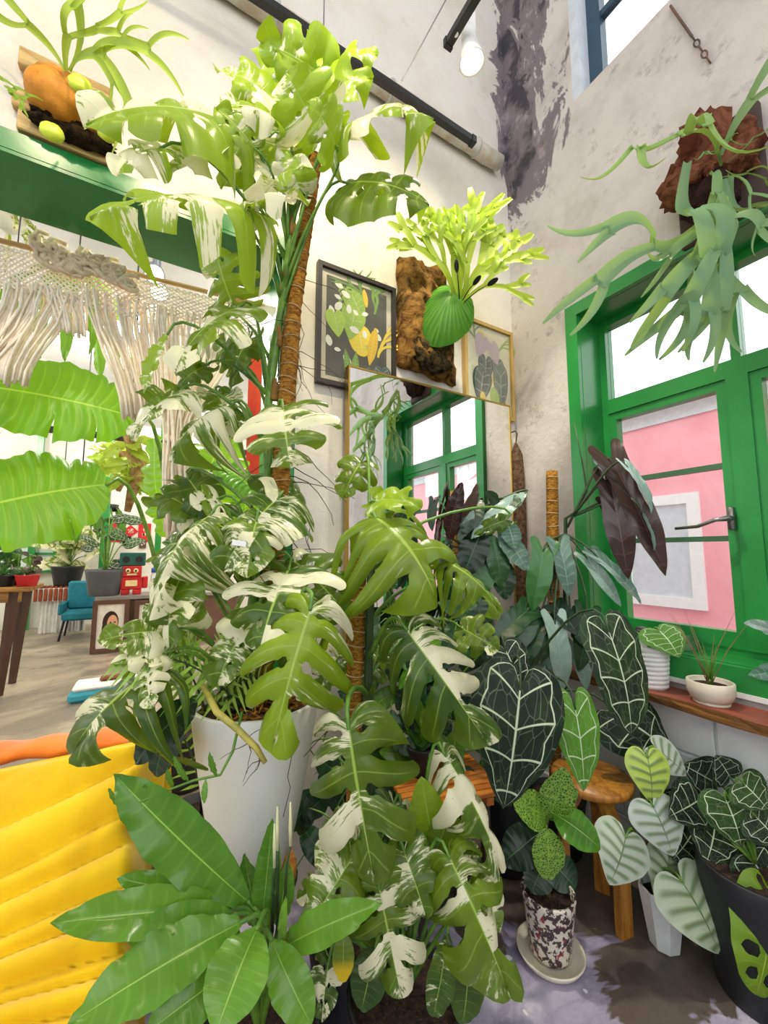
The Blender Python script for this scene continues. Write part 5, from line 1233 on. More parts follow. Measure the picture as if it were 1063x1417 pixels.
# ------------------------------------------------------------------ macrame curtain behind the opening
MYP = WY+TH+.14
def fy(x, y, Y=None): return onax(x, y, 1, MYP if Y is None else Y)
M_cord = mat('cotton_cord', 'f6ead6', .9, var=.1, scale=40); M_cordd = mat('tan_knot_cord', 'e6d3b2', .9, var=.2, scale=40)
mc = thing('macrame_curtain', 'cream cotton macrame curtain with long gathered fringes in the opening', 'macrame', tuple(fy(150, 360)))
ra, rb = fy(-60, 318), fy(372, 425)
build(MB().tube([ra, rb], .012, 8), 'rod', mat('bamboo_rod', 'b08d5a', .6), mc, True)
for p in (.15, .5, .85): c = ra.lerp(rb, p); build(MB().tube([c, V((c.x, c.y, 4.3))], .004, 5), 'hanger', M_black, mc)
R = random.Random(21); mb = MB()
for i in range(34):                                             # thick knotted header
    c = fy(lerp(56, 180, i/33), lerp(330, 366, i/33)+R.uniform(0, 22), MYP-.05); a = R.uniform(0, 3); pts = []
    for k in range(8): q = k*.9; pts.append(c+V((math.cos(q+a)*.035, R.uniform(-.02, .01), math.sin(q+a)*.03-k*.008)))
    mb.tube(pts, .011, 6)
build(mb, 'knotted_header', M_cordd, mc, True)['kind'] = 'stuff'
mb = MB()
def top(x): return 318+(x+60)*.248
for i in range(46):                                             # diamond net below the rod
    x = -60+i*9
    for s_ in (-1, 1):
        pts = []
        for k in range(9):
            xx = x+s_*18*(1-abs((k % 4)-2)/2); pts.append(fy(xx, top(xx)+6+k*(7 if x < 190 else 5), MYP-.01+.006*(k % 2)))
        mb.tube(pts, .0048, 5)
build(mb, 'diamond_net', M_cord, mc)['kind'] = 'stuff'
def fringe(a, b, c, n, r=.0058, dz=.05, tail=None, jit=4):
    mb = MB()
    n = int(n*.62)
    for i in range(n):
        t = i/(n-1); sx, sy = lerp(a[0], b[0], t), lerp(a[1], b[1], t); ex, ey = c[0]+(t-.5)*c[2], c[1]+R.uniform(-6, 6); Y = MYP+R.uniform(-.04, .04)
        pts = []
        for k in range(7):
            u = k/6; w_ = u*u*(3-2*u)
            pts.append(fy(lerp(sx, ex, w_)+R.uniform(-1, 1)*jit*(1-u), lerp(sy, ey, u), Y))
        if tail: pts += [fy(ex+R.uniform(-4, 4), lerp(ey, tail, u), Y+R.uniform(-.01, .01)) for u in (.3, .6, 1)]
        mb.tube(pts, r*R.uniform(.8, 1.2), 5)
    build(mb, 'fringe', M_cord, mc, True)['kind'] = 'stuff'
fringe((-50, 378), (60, 405), (-70, 560, 60), 42); fringe((20, 385), (105, 410), (10, 530, 60), 36)
fringe((60, 392), (118, 408), (100, 462, 40), 26); fringe((118, 395), (178, 415), (190, 578, 40), 40); fringe((170, 410), (240, 428), (215, 565, 40), 34)
fringe((240, 425), (335, 455), (248, 610, 30), 44, tail=748); fringe((200, 430), (250, 440), (240, 610, 26), 24, tail=735)
build(MB().tube([fy(228, 606), fy(262, 612)], .022, 8), 'knot', M_cord, mc, True)
# ------------------------------------------------------------------ broad lime leaves just inside the far room
bp = fy(262, 900, 3.0); bp.z = 0
BA = Plant('elephant_ear', 'huge lime green ribbed leaves of an elephant ear plant behind the macrame', 'plant', tuple(bp), ML['ban'], seed=151)
pot(BA, tuple(bp), .15, .2, .35, M_blackpot)
bn = tuple(bp+V((0, 0, .35)))
BA.leaf('banana', (190, 578), (-75, 528), 118, 2.15, 1.85, (0, .35, 1), node=bn, tint=.25, pr=.008, sag=.3)
BA.leaf('banana', (150, 670), (-95, 722), 145, 2.1, 1.8, (0, .35, 1), node=bn, tint=.45, pr=.008, sag=.3)
BA.leaf('banana', (268, 738), (318, 585), 95, 2.5, 2.45, (-.2, .0, 1), node=bn, tint=.5, pr=.008, sag=.1)
BA.leaf('banana', (232, 745), (216, 600), 62, 2.55, 2.5, (-.5, .0, 1), node=bn, tint=.55, pr=.008, sag=.1)
BA.leaf('banana', (350, 790), (338, 680), 60, 2.5, 2.45, (.2, .0, 1), node=bn, tint=.4, pr=.008, sag=.1)
BA.leaf('banana', (300, 640), (372, 700), 40, 2.4, 2.2, (.2, .7, .6), node=bn, tint=.1, pr=.008, sag=.1)
# hanging strap fern behind the curtain
hp = fy(108, 372, 2.75)
HS = Plant('hanging_bird_nest_fern', 'green strap leaved fern hanging from the ceiling behind the macrame', 'plant', tuple(hp), ML['strap'], seed=161)
HS.part(MB().lathe([(.03, -.1), (.08, -.06), (.1, 0), (.09, .005), (.02, .0)], 20, hp), 'pot', M_white)
HS.part(MB().tube([hp, V((hp.x, hp.y, 4.3))], .004, 5), 'hanger', M_black)
for i in range(12):
    a = i*2.4; e = V((math.cos(a), math.sin(a), 0)); b = hp+e*.05; HS.leaf3('strap', b, b+e*HS.R.uniform(.15, .3)+V((0, 0, -HS.R.uniform(.25, .6))), .07, V((0, 0, 1))+e, tint=.5)
sp_ = fy(12, 320, 2.9)
HT = Plant('hanging_spider_plant', 'pale striped spider plant hanging near the green lintel', 'plant', tuple(sp_), ML['mon'], seed=163)
HT.part(MB().lathe([(.03, -.1), (.07, -.06), (.08, 0), (.07, .005), (.02, .0)], 20, sp_+V((0, 0, .1))), 'pot', M_white); HT.part(MB().tube([sp_+V((0, 0, .1)), V((sp_.x, sp_.y, 4.3))], .004, 5), 'hanger', M_black)
for i in range(14):
    a = i*2.4; e = V((math.cos(a), math.sin(a), 0)); b = sp_+V((0, 0, .1))+e*.03; HT.leaf3('strap', b, b+e*HT.R.uniform(.1, .2)+V((0, 0, -HT.R.uniform(.05, .3))), .03, V((0, 0, 1))+e, tint=.4, var=.55)

# ------------------------------------------------------------------ far room
def F(x, y, Y): return onax(x, y, 1, Y)
# lamps on the far track
ftz = 3.75
ft = thing('far_room_track', 'white lighting track on the far room ceiling', 'lighting track', (-.1, 4.6, ftz))
build(MB().box((-2.2, 4.58, ftz), (2.2, 4.62, ftz+.03)), 'rail', M_white, ft)
for x in (-1.8, 0, 1.8): build(MB().tube([V((x, 4.6, ftz+.03)), V((x, 4.6, 4.3))], .006, 5), 'hanger', M_steel, ft)
M_bluel = mat('blue_grey_enamel', '8fa0b8', .35)
FL = [((212, 374), 3.1), ((219, 399), 3.3), ((212, 426), 3.6)]
for i, (px, Y) in enumerate(FL):
    p = F(*px, Y); spotlight('far_spotlight', p, p+V((.1, -.75, -.75)), ['upper blue grey spotlight of the pair under the green lintel', 'lower blue grey spotlight of the pair under the green lintel', 'blue grey spotlight glaring through the macrame net'][i], 26, M_bluel, sc=1.25, size=2.0, col=(1, .96, .88), arm=False)
    build(MB().tube([p+V((0, .06, .03)), p+V((0, .1, .2)), V((p.x, p.y+.1, 4.3))], .01, 6), 'arm', M_bluel, bpy.data.objects['far_spotlight' if i == 0 else 'far_spotlight.%03d' % i])
for i, (x, y) in enumerate(((-2.6, 4.2), (-.6, 6.2), (-2.4, 8.0), (.6, 8.6), (1.6, 4.6))):  # lamps and their glow added to brighten the far room
    r = thing('added_fill_lamp', 'added round opal fill lamp of the far room', 'ceiling lamp', (x, y, 4.15), 'added opal fill lamps on the far room ceiling')
    build(MB().lathe([(.02, 4.3), (.14, 4.3), (.15, 4.25), (.02, 4.25)][::-1], 24, (x, y, 0)), 'base', M_white, r, True)
    build(MB().lathe([(.01, 4.14), (.09, 4.16), (.14, 4.2), (.145, 4.249), (.01, 4.2495)], 24, (x, y, 0)), 'shade', emit('fill_lamp_glow', 'fff2dc', 4.), r, True)
    l = bpy.data.lights.new('fill_light', 'POINT'); l.energy = 70; l.color = (1, .93, .8); l.shadow_soft_size = .14
    lo = bpy.data.objects.new('fill_light', l); COL.objects.link(lo); lo.parent = r; lo.matrix_parent_inverse = wm(r).inverted(); lo.matrix_basis = Matrix.Translation((x, y, 3.98))
a = F(0, 586, 5.5); b = F(300, 640, 5.5)
tag(build(MB().box((-3, 5.46, a.z-.03), (3.2, 5.54, a.z+.03)), 'ceiling_beam', M_black), 'black steel rail crossing the far room over the plants', 'beam')
# far windows, posts
def far_window(n, x0, x1, y0, y1, cols):
    A_, B2 = F(x0, y0, FY-.06), F(x1, y1, FY-.06); w_ = MB(); k = .05; ya, yb2 = FY-.09, FY-.002
    w_.box((A_.x, ya, B2.z), (A_.x+k, yb2, A_.z)).box((B2.x-k, ya, B2.z), (B2.x, yb2, A_.z)).box((A_.x+k, ya, A_.z-k), (B2.x-k, yb2, A_.z)).box((A_.x+k, ya, B2.z), (B2.x-k, yb2, B2.z+k))
    o = build(w_, 'window_%d' % n, M_greenw); o['kind'] = 'structure'; g = mat('far_pane', 'dce8e6', .2, var=.05)
    xs = [lerp(A_.x+k, B2.x-k, i/cols) for i in range(cols+1)]
    zm = (A_.z+B2.z)/2
    for i in range(cols):
        for z0, z1 in ((B2.z+k, zm-.02), (zm+.02, A_.z-k)): build(MB().box((xs[i]+(.02 if i else 0), FY-.04, z0), (xs[i+1]-(.02 if i < cols-1 else 0), FY-.03, z1)), 'pane', g, o)
        if i: build(MB().box((xs[i]-.02, FY-.07, B2.z+k), (xs[i]+.02, FY-.02, A_.z-k)), 'mullion', M_greenw, o)
    build(MB().box((A_.x+k, FY-.07, zm-.02), (B2.x-k, FY-.02, zm+.02)), 'glazing_bar', M_greenw, o)
far_window(3, -60, 76, 738, 792, 4)
for i, (x, Y) in enumerate(((143, 8.6), (218, 8.6), (44, 10.2))):
    p = F(x, 760, Y); o = struct(MB().box((p.x-.05, Y-.05, 0), (p.x+.05, Y+.05, 4.3)), 'trim_%d' % (4+i), M_greenw)
# brick planter bench with a skirt
b0_, b1_ = F(46, 833, 9.5), F(120, 833, 9.5); bz1 = F(80, 812, 9.5).z; bz0 = b0_.z
bb = thing('brick_bench', 'low red brick ledge with white mortar joints below the far window', 'bench', ((b0_.x+b1_.x)/2, 10.1, 0))
build(MB().box((b0_.x, 9.44, bz0), (b1_.x, 9.8, bz1-.015)), 'mortar_core', M_white, bb); M_brick = mat('red_brick', 'a8552f', .9, c2='8a4024', scale=6)
nb = 11; wd = (b1_.x-b0_.x)/nb; brm = MB().cbox((0, 0, 0), (wd-.025, .06, bz1-bz0-.04), .004).mesh('brick')
for i in range(nb): link('brick', brm, M_brick, bb, Matrix.Translation((b0_.x+i*wd+.012, 9.4, bz0+.01)))
tpm = MB().cbox((0, 0, 0), (wd-.025, .34, .03), .004).mesh('top_brick')
for i in range(nb): link('brick', tpm, M_brick, bb, Matrix.Translation((b0_.x+i*wd+.012, 9.43, bz1-.018)))
mb = MB(); n = 60
for i in range(n):
    x = lerp(b0_.x+.1, b1_.x, i/(n-1)); y = 9.48+.035*math.sin(i*1.3)+.02*math.sin(i*.47); mb.v += [V((x, y, bz0)), V((x, y-.03*math.sin(i*.9), .02))]
mb.f = [(2*i, 2*i+1, 2*i+3, 2*i+2) for i in range(n-1)]
build(mb, 'curtain_skirt', mat('white_cotton', 'eceae6', .9), bb, True)
def far_pot_plant(px, py, Y, z, r, h, lab, leaves, lm, tint, var, k, sz, potm, seed, name):
    c = F(px, py, Y); c.z = z
    P = Plant(name, lab, 'plant', tuple(c), lm, seed=seed); pot(P, tuple(c), r*.75, r, h, potm)
    for i in range(leaves):
        R = P.R; a = R.uniform(0, 6.28); rr = R.uniform(.0, r*2.2); zz = R.uniform(h*1.05, h+sz*3.2); b = c+V((math.cos(a)*rr*.6, math.sin(a)*rr*.6, zz)); e = V((math.cos(a), math.sin(a), R.uniform(-.8, .3))).normalized()
        P.leaf3(k, b, b+e*sz, sz*.8, V((0, -.8, .6)), node=tuple(c+V((0, 0, h-.02))), tint=tint+R.uniform(-.1, .1), var=var, pr=.006)
    return P
far_pot_plant(92, 815, 9.62, bz1+.013, .26, .36, 'white speckled leafy plant in a black pot on the brick ledge', 34, ML['mon'], .5, .75, 'heart', .3, M_blackpot, 171, 'far_caladium')
# teal chair
tc = F(119, 866, 8.9); tc.z = 0
M_teal = mat('teal_upholstery', '1f7f92', .8, var=.2); ch = thing('teal_chair', 'teal upholstered low chair with metal legs by the brick ledge', 'chair', tuple(tc))
def sbx(a, b, name, m, c=.03): build(MB().cbox(tc+V(a), tc+V(b), c), name, m, ch)
sbx((-.32, -.3, .32), (.32, .3, .46), 'seat', M_teal); sbx((-.32, .2, .46), (.32, .34, .95), 'backrest', M_teal)
for sx in (-1, 1):
    sbx((sx*.34-.03, -.3, .42), (sx*.34+.03, .3, .62), 'armrest', M_teal)
    for sy in (-1, 1): build(MB().tube([tc+V((sx*.33, sy*.28, 0)), tc+V((sx*.28, sy*.22, .33))], .018, 6), 'leg', M_black, ch)
# counter with leaning portraits
CY = 7.4; cA, cB = F(128, 905, CY), F(330, 905, CY); cz = F(150, 826, CY).z
ct = thing('counter', 'long grey topped counter in the far room', 'counter', ((cA.x+cB.x)/2, CY+.3, 0))
build(MB().box((cA.x+.03, CY+.05, 0), (cB.x, CY+.65, cz-.05)), 'body', mat('dark_wood_panel', '6a4c3a', .6), ct); build(MB().box((cA.x-.02, CY, cz-.05), (cB.x, CY+.7, cz)), 'worktop', mat('grey_worktop', '8f8a84', .4), ct)
def portrait(x0, x1, y0, y1, Y, label, face):
    A_, B2 = F(x0, y1, Y), F(x1, y0, Y); r = thing('framed_portrait', label, 'picture', ((A_.x+B2.x)/2, Y, .0)); k = .06; a, b, c, d = A_.x, B2.x, max(0.0, A_.z), B2.z
    wdm = mat('brown_frame_wood', '5f4030', .5)
    for q in (MB().box((a, Y-.03, c), (a+k, Y+.02, d)), MB().box((b-k, Y-.03, c), (b, Y+.02, d)), MB().box((a+k, Y-.03, c), (b-k, Y+.02, c+k)), MB().box((a+k, Y-.03, d-k), (b-k, Y+.02, d))): build(q, 'frame_bar', wdm, r)
    build(MB().box((a+k, Y-.004, c+k), (b-k, Y+.01, d-k)), 'canvas', mat('pale_canvas', 'f0ebe0', .8), r)
    if face:
        def el_(cx, cz_, rx, rz_, m, dy, nm):
            pts = [(a+k+(b-a-2*k)*(cx+rx*math.cos(q)), c+k+(d-c-2*k)*(cz_+rz_*math.sin(q))) for q in [i*math.pi/10 for i in range(20)]]; build(MB().ngon(pts, Y-.005-dy, Y-.004), nm, m, r)
        el_(.5, .58, .3, .26, mat('painted_hair', '3a2018', .8), .001, 'painted_hair'); el_(.32, .42, .13, .24, mat('painted_hair', '3a2018', .8), .0015, 'painted_hair')
        el_(.57, .55, .2, .2, mat('painted_skin', 'e8b08a', .8), .002, 'painted_face'); el_(.6, .18, .34, .18, mat('painted_skin', 'e8b08a', .8), .002, 'painted_shoulders'); el_(.58, .34, .09, .14, mat('painted_skin', 'e8b08a', .8), .0025, 'painted_neck')
        for ex in (.5, .65): el_(ex, .58, .035, .018, mat('painted_hair', '3a2018', .8), .003, 'painted_eye')
        el_(.58, .44, .05, .018, mat('painted_lip', 'c0483e', .8), .003, 'painted_lips')
portrait(124, 180, 829, 905, CY-.12, 'brown framed portrait of a dark haired woman leaning on the counter', True); portrait(183, 240, 829, 900, CY-.12, 'brown framed pale canvas leaning next to the portrait', False)
pc = F(144, 822, CY+.3)
far_pot_plant(144, 822, CY+.3, cz, .27, .40, 'dark round leaved plant in a grey pot on the far counter', 14, ML['anth'], .02, 0, 'heart', .26, mat('grey_pot', '54565a', .5), 173, 'far_anthurium')
# toy robot in red with a teal box on top
rp = F(181, 824, CY+.3); rp.z = cz; M_red = mat('red_toy_plastic', 'c81f24', .35, var=.2); M_dteal = mat('dark_teal_plastic', '12564e', .4); M_yel = mat('cream_plastic', 'f0dca0', .4)
rb_ = thing('toy_robot', 'red toy robot with round eyes standing on the far counter', 'toy', tuple(rp))
RK = .66
def rbx(a, b, nm, m, c=.02): return build(MB().cbox(rp+V(a)*RK, rp+V(b)*RK, c*RK), nm, m, rb_)
rbx((-.22, -.14, .12), (.22, .14, .42), 'torso', M_red); hd = rbx((-.2, -.15, .42), (.2, .15, .68), 'head', M_red); rbx((-.12, -.155, .2), (.12, -.13, .34), 'chest_panel', M_yel, .005)
for s_ in (-1, 1):
    rbx((s_*.12-.09, -.14, 0), (s_*.12+.09, .14, .12), 'foot', M_red); rbx((s_*.28-.06, -.09, .14), (s_*.28+.06, .09, .42), 'arm', M_red)
    e = MB(); lump(e, rp+V((s_*.08, -.16, .57))*RK, V((.055, .03, .055))*RK, 1, 0, n=8); ey = build(e, 'eye', M_yel, hd, True); e = MB(); lump(e, rp+V((s_*.08, -.188, .57))*RK, V((.025, .015, .025))*RK, 1, 0, n=6); build(e, 'pupil', M_black, hd, True)
rbx((-.1, -.16, .46), (.1, -.145, .50), 'mouth', M_yel, .004)
bx_ = thing('teal_speaker', 'dark teal box with round dials on top of the red robot', 'box', tuple(rp+V((0, 0, .68))*RK)); build(MB().cbox(rp+V((-.27, -.14, .682))*RK, rp+V((.27, .14, 1.0))*RK, .014), 'case', M_dteal, bx_)
for s_ in (-1, 1): q = rp+V((s_*.13, -.14, .84))*RK; build(MB().tube([q, q+V((0, -.02, 0))], .05, 16), 'dial', M_black, bx_, False)
for i, x in enumerate((212, 223)):
    p = F(x, 822, CY+.3); p.z = cz+0; b_ = thing('blue_cap_jar', 'milky jar with a blue lid right beside the toy robot' if i == 0 else 'milky jar with a blue lid nearer the green post', 'jar', tuple(p), 'blue lidded jars on the far counter')
    build(MB().lathe([(.01, 0), (.045, 0), (.05, .02), (.05, .28), (.035, .32), (.035, .34), (.01, .34)], 16, p), 'body', mat('milky_plastic', 'dfe6ec', .3), b_, True); build(MB().lathe([(.01, .34), (.045, .34), (.045, .41), (.01, .41)], 16, p), 'lid', mat('blue_lid', '2a55b0', .4), b_, True)
# red paper posters on the far wall
M_rp = mat('red_paper', 'd0282c', .8, var=.1); M_pk = mat('pink_print', 'f0c0b0', .8)
def poster(x0, y0, x1, y1, label, diamond=False, Y=FY-.012, m=None, art=True, fr=False):
    A_, B2 = F(x0, y0, Y), F(x1, y1, Y); cx_, cz_ = (A_.x+B2.x)/2, (A_.z+B2.z)/2; wx, wz = abs(B2.x-A_.x)/2, abs(A_.z-B2.z)/2
    r = thing('paper_poster' if not fr else 'framed_picture', label, 'poster' if not fr else 'picture', (cx_, Y, cz_-wz))
    pts = [(cx_-wx, cz_), (cx_, cz_-wz), (cx_+wx, cz_), (cx_, cz_+wz)] if diamond else [(cx_-wx, cz_-wz), (cx_+wx, cz_-wz), (cx_+wx, cz_+wz), (cx_-wx, cz_+wz)]
    build(MB().ngon(pts, Y-.004 if not fr else Y-.03, Y+.01), 'sheet' if not fr else 'frame', m or M_rp, r)
    if art:
        R = random.Random(int(x0)); 
        for i in range(7): q = R.uniform(-.5, .5), R.uniform(-.55, .55); s_ = R.uniform(.12, .25); build(MB().ngon([(cx_+wx*(q[0]*(.6 if diamond else 1)+s_*math.cos(a)), cz_+wz*(q[1]*(.6 if diamond else 1)+s_*math.sin(a)*.8)) for a in [k*math.pi/4 for k in range(8)]], Y-.006 if not fr else Y-.032, Y-.004 if not fr else Y-.03), 'printed_motif', M_pk if not fr else M_white, r)
poster(150, 724, 168, 750, 'tall red paper print with pale figure on the far wall'); poster(192, 724, 208, 750, 'red paper print near the green post on the far wall'); poster(170, 726, 191, 744, 'red paper diamond pasted between the two prints', True)
poster(170, 742, 181, 755, 'small dark framed picture under the red diamond', m=M_black, fr=True); poster(193, 747, 202, 758, 'tiny framed picture under the red paper print', m=mat('brown_frame_wood', '5f4030', .5), fr=True)
# cactus and moss hangings in the far room
for i, (px, y0, y1, Y, lab) in enumerate(((111, 690, 768, 6.5, 'long leaved fishbone cactus hanging left of the green post'), (84, 715, 760, 8.4, 'short strap cactus hanging before the far window'), (152, 700, 760, 9.2, 'trailing cactus hanging beside the green post'))):
    c = F(px, y0, Y); P = Plant('hanging_cactus', lab, 'plant', tuple(c), ML['strap'], seed=180+i); P.part(MB().lathe([(.03, -.12), (.12, -.1), (.15, .02), (.14, .025), (.02, .02)], 16, c), 'pot', M_blackpot); P.part(MB().tube([c, V((c.x, c.y, 4.3))], .008, 5), 'hanger', M_black)
    L = c.z-F(px, y1, Y).z
    for j in range(9): a = j*2.4; e = V((math.cos(a), math.sin(a), 0)); b = c+e*.1; P.leaf3('strap', b, b+e*.15-V((0, 0, L*P.R.uniform(.5, 1))), .13, e+V((0, 0, .3)), tint=.15)
for i, (px, y0, y1, Y) in enumerate(((180, 600, 745, 5.0), (165, 620, 700, 6.4))):
    c = F(px, y0, Y); L = c.z-F(px, y1, Y).z
    P = Plant('hanging_driftwood_plant', ['yellow green trailing plant on hanging driftwood in the far room', 'lime fern on hanging driftwood below the black rail'][i], 'plant', tuple(c), ML['lime'], seed=190+i)
    P.part(MB().tube([c+V((0, 0, .25)), c, c+V((.1, 0, -.3*L)), c+V((.02, 0, -.75*L))], [.03, .07, .08, .03], 8), 'driftwood', bark('driftwood', '8a6a40', 'b89a68', 12)); P.part(MB().tube([c+V((0, 0, .25)), V((c.x, c.y, 4.3))], .006, 5), 'hanger', M_black)
    for j in range(34): a = j*2.4; e = V((math.cos(a), math.sin(a), P.R.uniform(-1, .5))); b = c+V((0, 0, -L*.5*P.R.random())); P.leaf3('antler_bushy' if j % 2 else 'strap', b, b+e.normalized()*P.R.uniform(.2, .38), .12, V((0, -1, .5)), tint=P.R.uniform(.3, .9), name='frond')
# plant table on the left
tA = F(42, 812, 5.6); tz_ = tA.z; tb = thing('plant_table', 'wooden plank table with tapering legs at the far room entrance', 'table', (tA.x-.7, 5.9, 0)); M_tw = wood_mat('table_plank', 'b08038', '7d5424', 0, .5)
for i in range(4): build(MB().cbox((tA.x-1.5, 5.6+i*.16, tz_-.05), (tA.x, 5.75+i*.16, tz_), .006), 'plank', M_tw, tb)
build(MB().box((tA.x-1.4, 5.66, tz_-.16), (tA.x-.08, 5.70, tz_-.05)), 'apron', M_tw, tb)
for x in (tA.x-.14, tA.x-1.4):
    for y in (5.68, 6.15): build(MB().tube([V((x-.05, y, 0)), V((x, y, tz_-.05))], [.035, .06], 4), 'leg', mat('dark_table_leg', '4a2e22', .5), tb)
for i, (px, dy, s_, lm, lab) in enumerate(((4, .2, .13, 'dark', 'leafy dark plant at the back of the plank table'), (22, .40, .10, 'strap', 'small green plant in the middle of the plank table'), (37, .14, .07, 'maroon', 'low maroon leaf plant at the end of the plank table'))):
    far_pot_plant(px, 812, 5.6+dy, tz_, .11, .12, lab, 16, ML[lm], .3, 0, 'ellip' if i else 'heart', s_, M_blackpot if i != 2 else M_red, 200+i, 'table_plant')
gp = F(72, 862, 6.9); gp.z = 0
# low teal box with a white cushion on the floor
fb = onax(122, 968, 2, .0); ft_ = thing('pet_cushion', 'teal sided white cushion with a brown toy on the far room floor', 'cushion', tuple(fb))
build(MB().cbox(fb+V((-.16, -.1, 0)), fb+V((.45, .25, .10)), .03), 'base', mat('teal_felt', '3fa0b0', .9), ft_); build(MB().cbox(fb+V((-.13, -.08, .10)), fb+V((.45, .23, .15)), .02), 'pad', M_white, ft_)
tag(build(MB().cbox(fb+V((.08, .02, .151)), fb+V((.26, .12, .19)), .02), 'brown_toy', mat('brown_toy_felt', '7a4a30', .9)), 'brown oblong toy lying on the white cushion', 'toy')
# red banner by the jamb
ba = F(348, 470, 3.4); bb2 = F(338, 800, 3.4)
bn_ = thing('red_banner', 'narrow orange red cloth banner hanging inside the opening', 'banner', (ba.x, 3.4, bb2.z)); mb = MB(); n = 24
for i in range(n):
    z = lerp(ba.z, bb2.z, i/(n-1))
    for k in range(5): x = lerp(bb2.x-.02, bb2.x+.09, k/4); mb.v.append(V((x, 3.4+.012*math.sin(k*1.6+i*.3), z)))
mb.f = [(i*5+k, i*5+k+1, i*5+k+6, i*5+k+5) for i in range(n-1) for k in range(4)]
build(mb, 'cloth', mat('orange_red_cloth', 'd24a24', .7, c2='b82a1e', scale=4), bn_, True); build(MB().tube([V((bb2.x-.06, 3.4, ba.z+.005)), V((bb2.x+.13, 3.4, ba.z+.005))], .008, 6), 'rod', M_black, bn_); build(MB().tube([V((bb2.x+.04, 3.4, ba.z)), V((bb2.x+.04, 3.4, 4.3))], .003, 4), 'cord', M_black, bn_)
# ------------------------------------------------------------------ yellow sofa
def velvet(name, c1, c2):
    t = NT(name); p = t.pos(); c = t.mix(t.ss(t.noise(p, 4, 4), .4, .62), srgb(c1), srgb(c2))
    return t.done(t.pbr(c, .75, 0, .25, t.bump(t.noise(p, 160, 3), .1, .002), Sheen_Weight=.3, Sheen_Roughness=.4))
M_yv = velvet('yellow_velvet', 'f2c80e', 'e6b808'); M_ov = velvet('orange_velvet', 'ee7f1a', 'de6c10')
so = thing('yellow_sofa', 'yellow velvet lounge sofa with deep folds and an orange back roll', 'sofa', (-.35, 1.0, 0))
def edge_px(t):
    K = [(0, 238), (.12, 222), (.25, 205), (.38, 218), (.5, 208), (.65, 205), (.8, 196), (1, 190)]
    for (a, x), (b, y) in zip(K, K[1:]):
        if t <= b: return lerp(x, y, (t-a)/(b-a))
    return K[-1][1]
ns, nt = 56, 110; mb = MB()
FOLDS = [.05, .19, .27, .385, .46, .565, .615, .70, .76, .86, .92, 1.06]
def fold_h(s, t):
    q = t+.16*(1-s)**1.0*0+(-.13)*(1-s)*1.0*(-1)*0
    q = t-.30*(1-s)*(1-.45*t)+.035*math.sin(s*5+t*7)*(1-s)
    prev = -.2; h = 0.
    for k, f in enumerate(FOLDS):
        if q < f:
            u = (q-prev)/(f-prev); h = math.sin(math.pi*max(0, min(1, u)))**.5*min(1, (f-prev)/.1); break
        prev = f
    w2 = t*.9+.55*s; h2 = abs(math.sin(w2*7.5+1.2*math.sin(t*9)))**.6
    return h*(.5+.5*s)*(.72+.28*h2)+.12*math.sin(s*9+t*13)*(1-s)
for j in range(nt):
    t = j/(nt-1)
    for i in range(ns):
        s = i/(ns-1); ex = edge_px(t)+9*fold_h(1., t)-4
        x = lerp(-190, ex, s); y0 = lerp(1072, 1000, s**1.1)+(-14 if s > .93 else 0); y = lerp(y0, 1530, t)
        d = lerp(1.42, .74, t**.85); ro = sstep(.86, 1, s); d += .16*ro**2; rt_ = 1-sstep(0, .08, t)
        P = U(x, y, d); P.z -= .10*ro**3; P.z += -.05*rt_**2
        nrm = (V((0, 0, 1))*.75-FW*.55).normalized(); P += nrm*(.065*fold_h(s, t)-.035)
        mb.v.append(P)
for j in range(nt-1):
    for i in range(ns-1): mb.f.append((j*ns+i, (j+1)*ns+i, (j+1)*ns+i+1, j*ns+i+1))
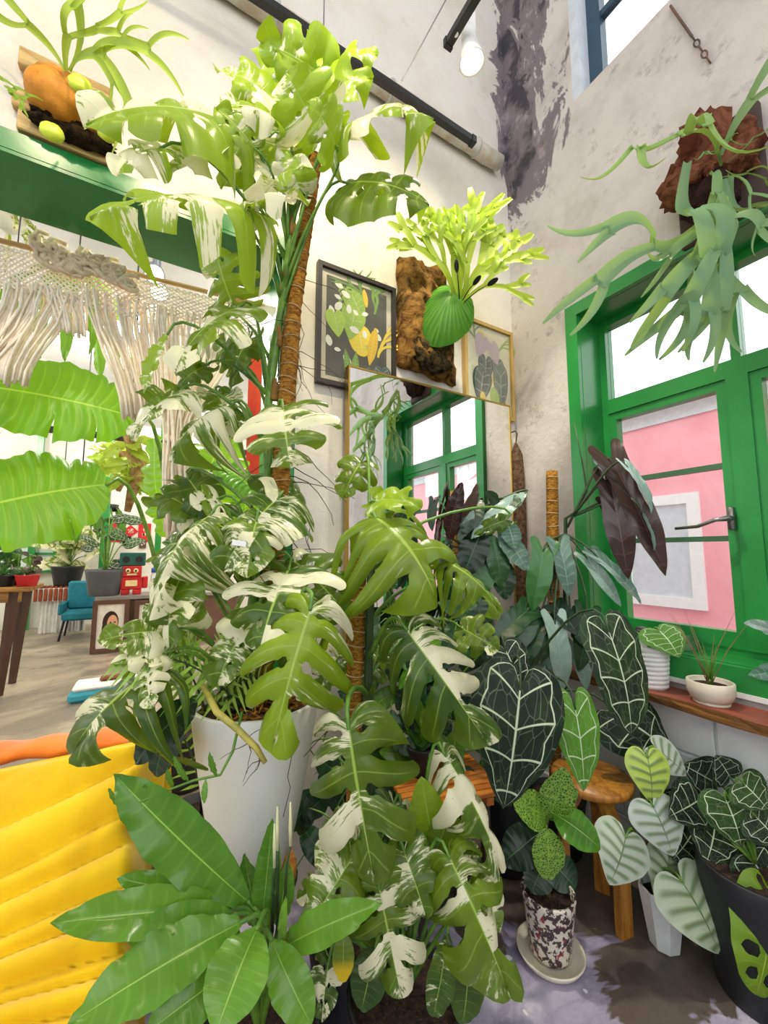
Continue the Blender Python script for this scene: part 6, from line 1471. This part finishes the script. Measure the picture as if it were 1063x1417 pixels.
# sides down to the floor
o = len(mb.v)
for j in range(nt):
    e = mb.v[j*ns+ns-1]
    for k in range(1, 4): q = e+RT*(-.015*k)+FW*(.02*k); q = V((q.x, q.y, lerp(e.z, .03, k/3))); mb.v.append(q)
for j in range(nt-1):
    mb.f.append((j*ns+ns-1, (j+1)*ns+ns-1, o+(j+1)*3, o+j*3))
    for k in range(2): mb.f.append((o+j*3+k, o+(j+1)*3+k, o+(j+1)*3+k+1, o+j*3+k+1))
o = len(mb.v)
for i in range(ns):
    e = mb.v[i]
    for k in range(1, 4): mb.v.append(V((e.x+FW.x*.03*k, e.y+FW.y*.03*k, lerp(e.z, .03, k/3))))
for i in range(ns-1):
    mb.f.append((i+1, i, o+i*3, o+(i+1)*3))
    for k in range(2): mb.f.append((o+i*3+k, o+i*3+k+1, o+(i+1)*3+k+1, o+(i+1)*3+k))
build(mb, 'seat_cover', M_yv, so, True)
mb = MB(); n = 30
for i in range(n):
    s = i/(n-1); a = U(lerp(-190, 196, s), lerp(1062, 1014, s), 1.60); r = .035*(1-.35*s)
    for k in range(10):
        q = 2*math.pi*k/10; mb.v.append(a+V((FW.x, FW.y, 0))*(.09*math.cos(q))+V((0, 0, 1))*(r*math.sin(q)-r+.02+.006*math.sin(i*1.1)))
for i in range(n-1):
    for k in range(10): mb.f.append((i*10+k, i*10+(k+1) % 10, i*10+10+(k+1) % 10, i*10+10+k))
mb.f += [tuple(range(10)), tuple((n-1)*10+k for k in range(9, -1, -1))]
build(mb, 'back_roll', M_ov, so, True)
a, b = U(-190, 1062, 1.60), U(190, 1014, 1.60); e = (b-a); e.z = 0; e.normalize(); f_ = V((-e.y, e.x, 0)); L = (V((b.x, b.y, 0))-V((a.x, a.y, 0))).length
Mx = Matrix(((e.x, f_.x, 0, a.x), (e.y, f_.y, 0, a.y), (0, 0, 1, 0), (0, 0, 0, 1))); build(MB().cbox((0, -.05, .02), (L, .05, min(a.z, b.z)-.02), .02, Mx), 'back_panel', M_ov, so)
# ------------------------------------------------------------------ plant tags
M_tag = mat('white_tag', 'f4f4f2', .4, var=.03)
for (x, y, d, w_, h_, lab, m) in ((331, 752, 1.12, .040, .014, 'white plastic plant tag clipped among the variegated leaves', M_tag),):
    c = U(x, y, d); r = thing('plant_tag', lab, 'tag', tuple(c))
    Mx = Matrix.Translation(c) @ Matrix(((RT.x, FW.x, UP.x, 0), (RT.y, FW.y, UP.y, 0), (RT.z, FW.z, UP.z, 0), (0, 0, 0, 1))) @ Matrix.Rotation(.15, 4, 'Y')
    build(MB().cbox((-w_/2, -.0008, -h_/2), (w_/2, .0008, h_/2), .0004, Mx), 'plate', m, r); build(MB().tube([c+RT*w_*.5, c+RT*(w_*.5+.03)-UP*.05+FW*.04], .0012, 4), 'stake', m, r)
